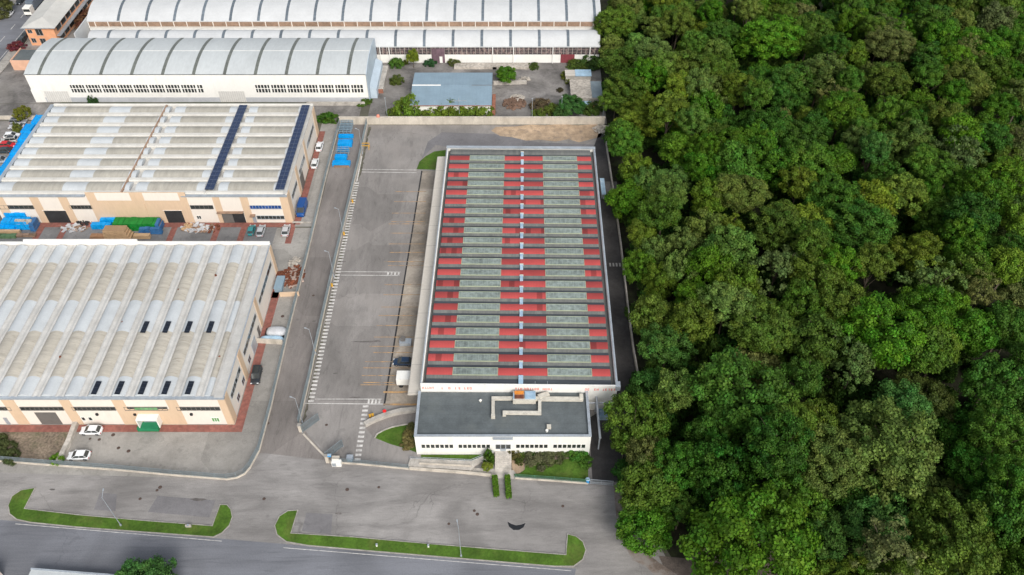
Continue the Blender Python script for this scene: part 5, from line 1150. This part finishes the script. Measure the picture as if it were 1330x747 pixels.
# small yard walls by the shed
wallthing('yard_wall', 'pale low wall enclosing the little yard beside the blue roofed shed', [(641,110),(684,109)], .5, 1.2, 'concrete')
wallthing('loading_ramp_wall', 'pale long retaining wall below the window band of the factory', [(590,87.5),(640,87.5),(690,87.5)], 2.4, .8, 'rubble')
q = [G(484,112),G(502,112),G(497,84),G(506,84)]
T = thing('concrete_ramp', 'weathered grey concrete platform beside the barrel hall gable', 'ramp', (q[0].x,q[0].y,0)); MB().prism([tuple(G(*p)[:2]) for p in ((482,120),(498,120),(505,90),(487,90))], .02, 1.3).build('slab', M['concrete'], T)
MB().wall(G(482,121),G(498,121),.3,0,1.25).build('brick_face', M['redwood'], T)
# ================================================================= STREET LAMPS AND POLES
def lamp(base, top_h, arm, label, name='street_lamp', double=True, yellow=False, group=None):
    q = G(*base); T = thing(name, label, 'street lamp', (q.x,q.y,0), 0, group)
    MB().tube((q.x,q.y,0),(q.x,q.y,top_h),.08,.04,8).build('pole', M['galv'], T)
    MB().tube((q.x,q.y,0),(q.x,q.y,.5),.17,n=8).build('base', M['galv'], T)
    a = Vector(arm); e = Vector((q.x,q.y,top_h))+Vector((a.x,a.y,.15))
    MB().tube((q.x,q.y,top_h-.1),e,.045,.04,6).build('arm', M['galv'], T)
    MB().obox((e.x,e.y,top_h+.08),.45,.2,.1,math.atan2(a.y,a.x)).build('lamp_head', M['galv'], T)
    return T
lamp((157.5,683),9.8,(-.2,1.4),'slim grey lamp post standing in the verge with the small grey box')
lamp((599,723),9.8,(-.3,1.4),'slim grey lamp post standing in the longer verge near the round puddle')
gl = 'lamp posts along the driveway fence'
for b0,l in (((393,549),'slim lamp post at the gate end of the driveway fence'),((410,460),'slim lamp post on the driveway fence beside the lower dashed marking'),((434,360),'slim lamp post midway along the driveway fence'),((446,304),'slim lamp post on the driveway fence above the middle'),((471,200),'slim lamp post on the driveway fence near the yellow rack')):
    lamp(b0,8.0,(-.8,.2),l,group=gl)
for px,py,l in ((503,152,'thin pole behind the boundary wall beside the bushes on its far end'),(597,153,'thin pole with a cross bar behind the boundary wall before the blue shed'),(691,153,'thin pole behind the boundary wall at the little yard corner'),(729,150,'short thin pole standing beside the brown scrub'),(783,152,'thin pole where the boundary wall meets the wood')):
    q = G(px,py); T = thing('thin_pole', l, 'pole', (q.x,q.y,0)); MB().tube((q.x,q.y,0),(q.x,q.y,6.5),.09,.06,7).build('shaft', M['galv'], T); MB().box(q.x-(2.2 if px == 597 else .25),q.x+(2.2 if px == 597 else .25),q.y-.05,q.y+.05,5.6 if px == 597 else 6.3,5.72 if px == 597 else 6.4).build('crossbar', M['galv'], T)
for px,py,l in ((409,458,'yellow hydrant box on the driveway fence beside the lower lamp post'),(431.5,372,'yellow hydrant box on the driveway fence near the middle'),(447,305,'yellow hydrant box on the fence beside the upper lamp post'),(458,263,'small yellow box on the far part of the fence'),(481,542,'yellow barrier block on the parking yard beside the curved ramp'),(484.5,541,'second yellow block touching the first near the curved ramp')):
    q = G(px,py); T = thing('yellow_box', l, 'box', (q.x,q.y,.03)); MB().obox((q.x,q.y,.05),.4,.4,.7,.3).build('body', M['yellow'], T); MB().obox((q.x,q.y,.75),.46,.46,.06,.3).build('lid', M['yellow'], T)
q = G(500,537.5); T = thing('red_barrel', 'bright red barrel beside the curved ramp wall', 'barrel', (q.x,q.y,.03)); MB().tube((q.x,q.y,.03),(q.x,q.y,.9),.35,n=12).build('drum', mat('bright_red',(.8,.02,.02),.5,.05,1), T); MB().tube((q.x,q.y,.9),(q.x,q.y,.96),.38,n=12).build('lid', MATS['bright_red'], T)
q = G(491,153,2.4); T = thing('red_buoy', 'small pale red ball on top of the boundary wall', 'ball', (q.x,197.5,2.42)); 
ORG[T.name] = Vector((q.x,197.5,2.42)); blob(q.x,197.5,2.5,.45,.4,.7,mat('faded_red',(.75,.25,.18),.6,.05,1),'ball'); MB().tube((q.x,197.5,2.42),(q.x,197.5,2.6),.3,n=10).build('foot', M['concrete'], T)
q = G(475,193); T = thing('yellow_rack', 'small yellow steel rack where the dashed white marking starts', 'rack', (q.x,q.y,.03)); b = MB()
for sx in (-1,1):
    for sy in (-.6,.6): b.box(q.x+sx-.07,q.x+sx+.07,q.y+sy-.07,q.y+sy+.07,.03,1.3)
b.build('upright', M['yellow'], T); b = MB(); b.box(q.x-1.1,q.x+1.1,q.y-.7,q.y-.5,1.3,1.45); b.box(q.x-1.1,q.x+1.1,q.y+.5,q.y+.7,1.3,1.45); b.build('beam', M['yellow'], T)
q = G(525,446); T = thing('loading_box', 'grey dock leveller box against the canopy beyond the dark blue car', 'box', (q.x,q.y,.03)); MB().box(q.x-.9,q.x+1.6,q.y-.9,q.y+.6,.05,1.0).build('body', M['galv'], T); MB().box(q.x-.7,q.x+.3,q.y-.3,q.y+.8,1.0,1.5).build('hood', M['grey_metal'], T)
for px,py,l in ((245,684,'small pale grey utility box at the end of the shorter verge'),(489.5,709,'small white marker post in the longer verge grass, farther from the lamp'),(556.5,710,'small white marker post in the longer verge grass, nearer the lamp')):
    q = G(px,py,.2); T = thing('utility_box' if px == 245 else 'marker_post', l, 'box' if px == 245 else 'post', (q.x,q.y,.16)); MB().box(q.x-(.5 if px == 245 else .12),q.x+(.5 if px == 245 else .12),q.y-.15,q.y+.15,.16,.7).build('body', M['concrete'] if px == 245 else M['white'], T); MB().box(q.x-.16,q.x+.16,q.y-.18,q.y+.18,.7,.78).build('cap', M['galv'], T)
# ================================================================= HEDGES, BUSHES, TREES AROUND THE SITE
VG = (.075,.15,.015)
def hedge(p, q, w, h, col, label, name='hedge'):
    a,c = G(*p),G(*q); L_ = (c-a).length; d = (c-a).normalized(); n_ = Vector((-d.y,d.x,0)); rng = np.random.default_rng(int(p[0]))
    k = int(L_*w*170+L_*h*200); u = rng.uniform(-.5,.5,(k,3)); face = rng.integers(0,5,k)
    N_ = np.zeros((k,3))
    for i in range(k):
        f = face[i]
        if f < 2: u[i,1] = .5*(1 if f else -1); N_[i] = np.array(n_)*(1 if f else -1)
        elif f == 2: u[i,0] = rng.choice([-.5,.5]); N_[i] = np.array(d)*np.sign(u[i,0])
        else: u[i,2] = .5; N_[i] = (0,0,1)
    jit = 1+rng.normal(size=(k,3))*.05; u *= jit
    P = np.array(a)[None]+np.outer(u[:,0]+.5,np.array(d))*L_+np.outer(u[:,1],np.array(n_))*w+np.outer(u[:,2]+.5,[0,0,1])*h
    P -= np.array(a)
    me = leaf_mesh('foliage', P, N_+rng.normal(size=(k,3))*.5, rng.uniform(.07,.16,k), rng.uniform(.6,1.3,k), .5+rng.normal(size=k)*.01)
    T = thing(name, label, 'hedge', tuple(a)); o = bpy.data.objects.new('foliage', me); COL.objects.link(o); o.parent = T; o.color = (*col,1)
    ORG[T.name] = Vector(a); b = MB(); b.wall(a+d*.15, c-d*.15, w*.7, .02, h*.88); s = b.build('stems', M['trunk'], T)
    return T
hedge((645,645),(642.5,621),.95,1.0,(.09,.19,.015),'clipped narrow hedge on the side of the path nearer the ramp')
hedge((661,647),(659,621),.95,1.0,(.09,.19,.015),'clipped narrow hedge on the side of the path nearer the grass bank')
bush(*G(635.5,599)[:2],1.1,2.6,(.07,.14,.015),'tall rounded shrub between the ramp and the office steps',z=.03,ry=1.0)
t_ = G(633,612); tree(t_.x,t_.y,.95,2.3,(.2,.25,.03),'small yellow-green tree at the end of the office ramp wall',kind='small_tree')
bush(*G(667,592)[:2],1.3,1.3,(.11,.1,.03),'brownish low shrub beside the sandy patch by the steps')
for i,(x,y,r,h,c,l) in enumerate(((690,586,1.2,1.2,(.1,.22,.02),'bright green little bush on the office bank'),(700,594,3.0,1.4,(.11,.09,.05),'grey-brown leafless shrub mass on the middle of the bank'),(716,590,2.6,1.3,(.1,.09,.04),'brownish shrub next to the leafless mass on the bank'),(735,588,1.6,1.4,(.09,.11,.03),'olive shrub under the office windows'),(751,592,2.0,1.7,(.07,.15,.02),'large green shrub on the bank near the lane corner'),(760,600,1.5,1.3,(.08,.14,.02),'green shrub at the very corner of the bank by the lane'),(675,600,1.0,.9,(.08,.08,.02),'dark low shrub edge beside the sandy patch'),(680,589,1.2,1.0,(.09,.12,.02),'dull green shrub by the office wall near the steps'))):
    bush(*G(x,y)[:2],r*.85,h*.85,(c[0]*.9,c[1]*1.15,c[2]),l,z=.02)
bush(*G(532,566)[:2],1.5,.8,(.2,.17,.06),'dry yellow-brown shrub on the lawn against the office corner, upper')
bush(*G(531,578)[:2],1.3,.8,(.19,.16,.06),'dry yellow-brown shrub at the lawn point, lower')
bush(*G(535,556)[:2],1.0,1.0,(.14,.14,.05),'small dull shrub at the top of the lawn by the ramp')
bush(*G(75,598)[:2],1.2,1.3,(.12,.24,.02),'bright lime green bush in the gravel plot corner by the fence')
for x,y,r,l in ((6,588,2.0,'low dark weeds at the photo edge of the gravel plot'),(14,596,1.5,'low weedy bush by the fence of the gravel plot'),(2,574,1.3,'small weedy bush farther up the gravel plot edge')): bush(*G(x,y)[:2],r,1.2,(.07,.09,.03),l)
bush(*G(428,157)[:2],3.4,2.3,(.05,.12,.01),'long rounded dark green hedge bush at the driveway end',name='hedge_bush',ry=1.8,rot=0)
q=G(33,156); tree(q.x,q.y,2.3,4.2,(.16,.17,.02),'yellow-green small tree at the end of the car park row',kind='small_tree')
bush(*G(24,170)[:2],1.1,2.4,(.13,.15,.03),'thin yellow-green bush among the parked cars')
bush(*G(122,131.5)[:2],1.6,2.6,(.03,.075,.02),'dark green bush alone at the foot of the barrel hall')
for i,(x,y,r,h,c,l) in enumerate(((515,86,2.0,2.6,(.07,.15,.02),'round green bush beside the concrete ramp near the factory'),(527,83,.8,1.1,(.1,.12,.02),'tiny bush between the round bush and the yellow tree'),(516,108,1.9,2.0,(.08,.11,.02),'dull green bush in the middle of the factory yard'),(558,84,1.8,1.5,(.03,.09,.03),'dark green low bush by the purple factory door'),(590,83,1.8,1.3,(.1,.12,.03),'olive low bush beside the purple factory door'),(476,133,1.6,1.3,(.08,.14,.02),'green tuft below the barrel hall corner, larger'),(470,137,1.2,.7,(.08,.15,.02),'small green tuft on the asphalt below the barrel hall'),(482,118,1.2,2.0,(.08,.14,.02),'green bush against the glazed lean-to'),(510,150,1.8,1.7,(.09,.13,.02),'olive bush behind the wall, farthest from the shed'),(530,147,3.5,4.8,(.12,.19,.02),'big round bush at the corner of the blue roofed shed'),(549,148,1.9,1.9,(.11,.16,.02),'low bush between big round bush and shed hedge'),(567,146,3.36,2.88,(.12,.18,.02),'bush before the shed wall, first of the dense row'),(581,145,3.36,3.12,(.12,.18,.02),'bush before the shed wall, second of the dense row'),(596,145,3.36,3.24,(.12,.18,.02),'bush before the shed wall, third of the dense row'),(611,146,3.2199999999999998,3.0,(.12,.18,.02),'bush before the shed wall, fourth of the dense row'),(627,147,2.94,2.52,(.12,.18,.02),'bush before the shed wall, last of the dense row'),(636,146,1.2,2.0,(.1,.15,.03),'small bush at the end of the shed wall'),(652,106,1.0,1.2,(.08,.11,.03),'small bush on the little yard wall'),(693,88,1.6,1.6,(.07,.1,.02),'small dull bush on the open yard near the maroon door'),(704,140,3.0,2.0,(.12,.09,.05),'brown and purple scrub patch behind the boundary wall'),(717,145,2.6,2.0,(.1,.14,.02),'green scrub beside the brown patch'),(700,149,1.8,1.4,(.1,.14,.02),'low green scrub at the corner pole'),(736,100,2.0,1.2,(.13,.15,.02),'yellow-green scrub beside the tiny shed, upper'),(742,107,1.7,1.1,(.12,.14,.02),'yellow-green scrub beside the tiny shed, lower'),(727,118,1.0,.6,(.07,.06,.03),'small dark weed patch on the open yard'),(751,86,3.6,1.6,(.08,.12,.02),'dark climbing scrub behind the tiny shed'),(770,84,3.4,2.6,(.05,.1,.02),'tall scrub at the wood corner behind the tiny shed'),(770,146,2.6,2.4,(.07,.12,.02),'dark green scrub at the end of the boundary wall'))):
    bush(*G(x,y)[:2],r,h,c,l)
for x,y,r,h,c,l in ((657,104,3.0,4.8,(.07,.17,.01),'bright green round tree above the little yard wall'),(743,146,3.6,5.2,(.05,.14,.03),'bushy bright green tree before the boundary wall near the wood'),(728,150,2.4,3.4,(.06,.13,.03),'smaller green tree beside the bushy bright one'),(537,84,1.9,5.8,(.17,.22,.02),'slender yellow-green tree in front of the factory wall')):
    q = G(x,y,1.0); tree(q.x,q.y,r,h,c,l,kind='small_tree',ch=h*.42)
q = G(197,747,3); tree(q.x-.6,q.y-3.0,5.3,7.5,(.06,.16,.035),'round bushy green tree beside the lower road, cut by the photo edge',ch=4.6,mesh=BIG[1])
q = G(5,4,4); tree(q.x-3,q.y,5,7,(.09,.1,.03),'dull olive tree across the avenue at the photo corner')
q = G(23,62); bush(q.x,q.y,2.6,1.6,(.16,.035,.045),'reddish purple shrub by the pavement below the orange building')
q = G(68,22,1); bush(q.x+11,q.y,3.0,2.0,(.16,.07,.04),'rust coloured shrub row in the yard behind the orange building',ry=6,rot=0)
# ================================================================= THE WOOD
TONES = {'vivid green':(.06,.15,.007),'deep green':(.032,.098,.009),'blue-green':(.05,.135,.026),'olive':(.078,.128,.014),'pale olive':(.105,.15,.03),'grey-green':(.088,.13,.036),'tan':(.12,.135,.042),'yellow-green':(.115,.178,.014),'mid green':(.057,.13,.013),'dusky brown-green':(.072,.1,.022),'light green':(.1,.175,.032)}
OLDTONES = {'vivid green':(.056,.124,.009),'deep green':(.03,.085,.01),'blue-green':(.034,.095,.026),'olive':(.07,.095,.014),'pale olive':(.1,.122,.032),'grey-green':(.085,.105,.038),'tan':(.125,.115,.045),'yellow-green':(.105,.145,.013),'mid green':(.05,.1,.014),'dusky brown-green':(.082,.084,.024)}
def tc(n):
    c = tuple(.86*a+.14*b for a,b in zip(TONES[n],(.072,.13,.017))); k = random.uniform(.95,1.4); return (c[0]*k*random.uniform(.88,1.12), c[1]*k, c[2]*k*random.uniform(.85,1.15))
LG = 'light green'; V,D,BGr,OL,PO,GG,TA,YG,MG,BR = 'vivid green','deep green','blue-green','olive','pale olive','grey-green','tan','yellow-green','mid green','dusky brown-green'
HAND = [(1004,35,34,V,19),(1054,37,27,OL,17),(846,62,26,GG,15),(896,83,30,OL,16),(817,108,24,OL,14),(933,83,28,OL,16),(958,112,22,YG,15),(1029,95,30,MG,17),(1070,87,30,PO,18),(1087,120,20,TA,17),(1158,52,26,TA,18),(1108,66,17,YG,15),(1153,95,26,OL,18),(1257,100,30,PO,18),(1216,21,25,MG,18),(1278,50,28,V,18),(1021,151,21,TA,14),(967,158,17,D,12),(1000,197,36,V,16),(1052,203,26,MG,17),(888,187,25,V,14),(913,212,21,V,15),(934,174,17,OL,13),(1062,160,20,D,15),(1187,174,30,PO,17),(1249,191,30,GG,18),(963,232,25,MG,15),(925,245,21,YG,16),(848,236,20,LG,12),(872,246,19,LG,14),(863,272,24,MG,15),(1091,249,33,MG,17),(1174,245,26,OL,17),(1207,246,17,V,14),(1278,241,30,V,18),(1315,222,24,V,18),(1012,286,30,OL,16),(1124,284,37,MG,18),(834,297,17,YG,12),(946,292,20,YG,15),(921,286,24,PO,15),(1253,299,22,V,17),
 (850,322,21,LG,11),(885,342,22,LG,13),(858,358,20,YG,11),(892,312,20,PO,14),(904,385,21,V,13),(850,403,25,OL,13),(868,444,27,BGr,13),(879,503,24,LG,12),(967,503,60,MG,17),(826,543,34,OL,12),(812,575,15,OL,8),(838,590,21,TA,11),(845,628,32,OL,11),(838,680,30,V,8),(885,661,19,MG,9),(938,600,46,D,14),(979,690,76,V,16),(1160,421,50,V,19),(996,421,36,OL,16),(1160,567,58,PO,19),(1085,590,40,PO,17),(1049,485,24,MG,16),(1201,445,32,MG,17),(1248,690,52,OL,17),(1143,673,38,BGr,13),(1295,485,34,D,16),(1266,421,27,V,17),(1014,339,34,GG,16),(1213,357,30,GG,18),(1277,374,22,TA,18),(1307,339,22,YG,17),(1260,322,22,V,17),(1307,556,30,MG,17),(1307,661,34,D,16),(1065,430,30,OL,17),(1095,385,34,OL,17),(1060,545,30,OL,16),(805,75,20,OL,12),(800,20,22,OL,14),(812,170,22,MG,10),(800,130,16,OL,9),(826,215,18,YG,11),(1225,445,22,YG,16),(1035,640,36,MG,13),(1080,700,36,BGr,11),(1120,640,34,D,11),(1200,745,40,OL,14),(1262,600,26,D,13),(920,560,24,D,12)]
wood = []          # x, y, r, h, tone
for px,py,pr,tn,h in HAND:
    zc = h-2.2; q = G(px,py,zc); depth = q.y*cT+(H-zc)*sT; r = pr*depth/F
    wood.append((q.x,q.y,r,h+random.uniform(-.6,.6),tn,True))
def xmin(y):
    if y > 200: return 28.6 if y < 258 else 29.5
    if y > 104: return 26.0
    if y > 92: return 22.5
    if y > 78: return 20.5
    if y > 70: return 20.5+(78-y)*.7
    return 34+(70-y)*1.2
GAPS = [(1128,128,26),(965,150,15),(1240,560,34),(1170,625,26),(878,728,40),(905,742,26),(1005,135,12),(1010,30,0)]
rnd = random.Random(21); nf = 0; tries = 0
fill = []
while tries < 60000 and len(fill)+len(wood) < 292:
    tries += 1
    y = 56+210*rnd.random(); x = 15+165*rnd.random()
    far = min(1,(y-60)/180)
    r = rnd.choice([3.2,3.7,4.2,4.8,5.3]); 
    if x-r*.7 < xmin(y)-.6: continue
    edge = x-r < xmin(y)+3.5
    h = rnd.uniform(8.5,12.5) if edge else rnd.uniform(11,19)
    px,py = PX(x,y,h-2)
    if px > 1345 or py > 775 or py < -16: continue
    if any((px-a)**2+(py-b)**2 < c*c for a,b,c in GAPS): continue
    ok = True
    for w in wood:
        d = math.hypot(w[0]-x,w[1]-y)
        if d < (w[2]+r)*.70: ok = False; break
    if not ok: continue
    for w in fill:
        d = math.hypot(w[0]-x,w[1]-y)
        if d < (w[2]+r)*.56: ok = False; break
    if not ok: continue
    s = math.sin(x*.07+1.3)+math.cos(y*.055+x*.03)
    if x < 60 and y > 105: pool = [OL,LG,MG,YG,V,LG,PO,D,V]
    elif y > 170: pool = [OL,MG,D,TA,MG,PO,V,V,OL,V,D]
    elif s > .6: pool = [D,V,V,MG,BGr,D,V]
    elif s < -.4: pool = [PO,OL,OL,GG,YG,MG,MG,V]
    else: pool = [MG,V,OL,D,GG,MG,BGr,YG,V,TA]
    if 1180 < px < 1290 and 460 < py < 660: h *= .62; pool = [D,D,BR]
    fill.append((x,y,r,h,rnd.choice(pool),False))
allw = wood+fill
print('wood trees', len(allw), 'fill', len(fill), 'tries', tries)
REF = [(64,'level with the lower verge'),(76,'level with the round puddle'),(84,'level with the lane gate'),(91,'level with the office block'),(100,'level with the warehouse front wall'),(112,'level with the fourth skylight row'),(124,'level with the seventh skylight row'),(136,'level with the eleventh skylight row'),(148,'level with the fifteenth skylight row'),(160,'level with the eighteenth skylight row'),(172,'level with the twentieth skylight row'),(184,'level with the warehouse back parapet'),(197,'level with the boundary wall'),(210,'level with the blue roofed shed'),(222,'level with the factory yard'),(233,'level with the maroon factory door'),(246,'level with the nearer factory roof'),(9999,'level with the farther factory roof')]
ORD = ['at','second in from','third in from','fourth in from','fifth in from','sixth in from','seventh in from','eighth in from','ninth in from','tenth in from']+['%s in from'%w for w in ('eleventh','twelfth','thirteenth','fourteenth','fifteenth','sixteenth','seventeenth','eighteenth','nineteenth','twentieth','twenty-first','twenty-second','twenty-third','twenty-fourth','twenty-fifth','twenty-sixth','twenty-seventh','twenty-eighth','twenty-ninth','thirtieth')]
rows = {}
for w in allw:
    k = next(i for i,(yy,_) in enumerate(REF) if w[1] < yy); rows.setdefault(k,[]).append(w)
for k,lst in rows.items():
    lst.sort(key=lambda w: w[0])
    for i,(x,y,r,h,tn,hd) in enumerate(lst):
        sz = 'big' if r > 5.2 else ('small' if r < 3.1 else '')
        lab = ' '.join(f"{sz} {tn} tree {ORD[min(i,29)]} the wood edge, {REF[k][1]}".split())
        ch = min(r*random.uniform(.85,1.15), h*.48) if r > 4.5 else r*random.uniform(1.0,1.45)
        ch = min(ch, h*.55)
        mesh = random.choice(SPARSE) if (tn in (TA,GG) and random.random() < .55) else (random.choice(BIG) if r > 5.0 else None)
        tree(x, y, r*1.14, h+(random.uniform(-1,1) if not hd else 0), tc(tn), lab, 'trees of the wood', ch=ch, mesh=mesh)
# the same wood goes on past the frame: one far mass of crowns, and the undergrowth
def mass(name, spots, mesh_list, kind='stuff'):
    Vs=[];Ts=[];Hs=[]
    for (x,y,r,h,z) in spots:
        me = random.choice(mesh_list); n = len(me.vertices); a = np.empty(n*3,dtype=np.float32); me.vertices.foreach_get('co',a); a = a.reshape(-1,3)
        t = np.empty(n//4,dtype=np.float32); me.attributes['tone'].data.foreach_get('value',t); hh = np.empty(n//4,dtype=np.float32); me.attributes['hue'].data.foreach_get('value',hh)
        an = random.uniform(0,6.28); c_,s_ = math.cos(an),math.sin(an)
        b = a.copy(); b[:,0] = (a[:,0]*c_-a[:,1]*s_)*r+x; b[:,1] = (a[:,0]*s_+a[:,1]*c_)*r+y; b[:,2] = a[:,2]*h+z
        Vs.append(b); Ts.append(t*random.uniform(.7,1.35)); Hs.append(hh+random.uniform(-.02,.02))
    Vv = np.concatenate(Vs); n = len(Vv)//4
    me = bpy.data.meshes.new(name); me.vertices.add(4*n); me.vertices.foreach_set('co', Vv.ravel()); me.loops.add(4*n); me.loops.foreach_set('vertex_index', np.arange(4*n,dtype=np.int32))
    me.polygons.add(n); me.polygons.foreach_set('loop_start', np.arange(0,4*n,4,dtype=np.int32)); me.polygons.foreach_set('loop_total', np.full(n,4,dtype=np.int32))
    for nm, arr in (('tone',np.concatenate(Ts)),('hue',np.concatenate(Hs))): a = me.attributes.new(nm,'FLOAT','FACE'); a.data.foreach_set('value',arr)
    me.materials.append(M['leaf']); me.update()
    o = bpy.data.objects.new(name, me); COL.objects.link(o); o['kind'] = kind; return o
sp = []
rnd = random.Random(4)
while len(sp) < 75:
    x = rnd.uniform(28,230); y = rnd.uniform(45,300); px,py = PX(x,y,12)
    if -30 < py < 790 and px < 1375: continue
    if py > 1000 or py < -160 or px > 1800: continue
    if x < xmin(y)+4: continue
    if any(math.hypot(x-a,y-b) < 7 for a,b,*_ in sp): continue
    sp.append((x,y,5.2,5,rnd.uniform(9,12)))
o = mass('woodland', sp, BUSH); o.color = (.06,.1,.015,1)
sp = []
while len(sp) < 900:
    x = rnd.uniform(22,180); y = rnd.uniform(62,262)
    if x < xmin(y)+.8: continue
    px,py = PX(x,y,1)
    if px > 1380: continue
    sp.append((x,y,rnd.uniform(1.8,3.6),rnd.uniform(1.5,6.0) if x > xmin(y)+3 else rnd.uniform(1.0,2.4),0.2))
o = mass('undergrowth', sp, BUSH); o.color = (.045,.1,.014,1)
# ================================================================= LIGHT, SKY, CAMERA
w = bpy.data.worlds.new('World'); SC.world = w; w.use_nodes = True; nt = w.node_tree
sky = nt.nodes.new('ShaderNodeTexSky'); sky.sky_type = 'NISHITA'; sky.sun_disc = False
EL, AZ = R(40), R(158)           # sun azimuth measured clockwise from +Y
sky.sun_elevation = EL; sky.sun_rotation = AZ; sky.air_density = 1.6; sky.dust_density = 3.5; sky.ozone_density = 1.0; sky.altitude = 200
bg = nt.nodes['Background']; bg.inputs['Strength'].default_value = .15
hs = nt.nodes.new('ShaderNodeHueSaturation'); hs.inputs['Saturation'].default_value = .45; nt.links.new(sky.outputs[0], hs.inputs['Color']); nt.links.new(hs.outputs[0], bg.inputs['Color'])
ld = bpy.data.lights.new('sun', 'SUN'); ld.energy = 2.3; ld.angle = R(25); ld.color = (1,.965,.925)
so = bpy.data.objects.new('sun', ld); COL.objects.link(so)
dirv = Vector((math.sin(AZ)*math.cos(EL), math.cos(AZ)*math.cos(EL), math.sin(EL)))
so.rotation_euler = dirv.to_track_quat('Z','Y').to_euler(); so.location = (0,100,150)
cd = bpy.data.cameras.new('camera'); cam = bpy.data.objects.new('camera', cd); COL.objects.link(cam); SC.camera = cam
cam.location = (0,0,H); cam.rotation_euler = (math.pi/2-TH,0,0); cd.sensor_width = 36; cd.lens = F/1330*36; cd.clip_end = 5000; cd.clip_start = 1
SC.view_settings.view_transform = 'Standard'; SC.view_settings.look = 'None'; SC.view_settings.exposure = EXPO; SC.view_settings.gamma = 1; SC.view_settings.use_curve_mapping = False
SC.render.resolution_x = 1024; SC.render.resolution_y = 575
SC.cycles.max_bounces = 5; SC.cycles.diffuse_bounces = 3; SC.cycles.glossy_bounces = 2; SC.cycles.transmission_bounces = 2; SC.cycles.use_denoising = True
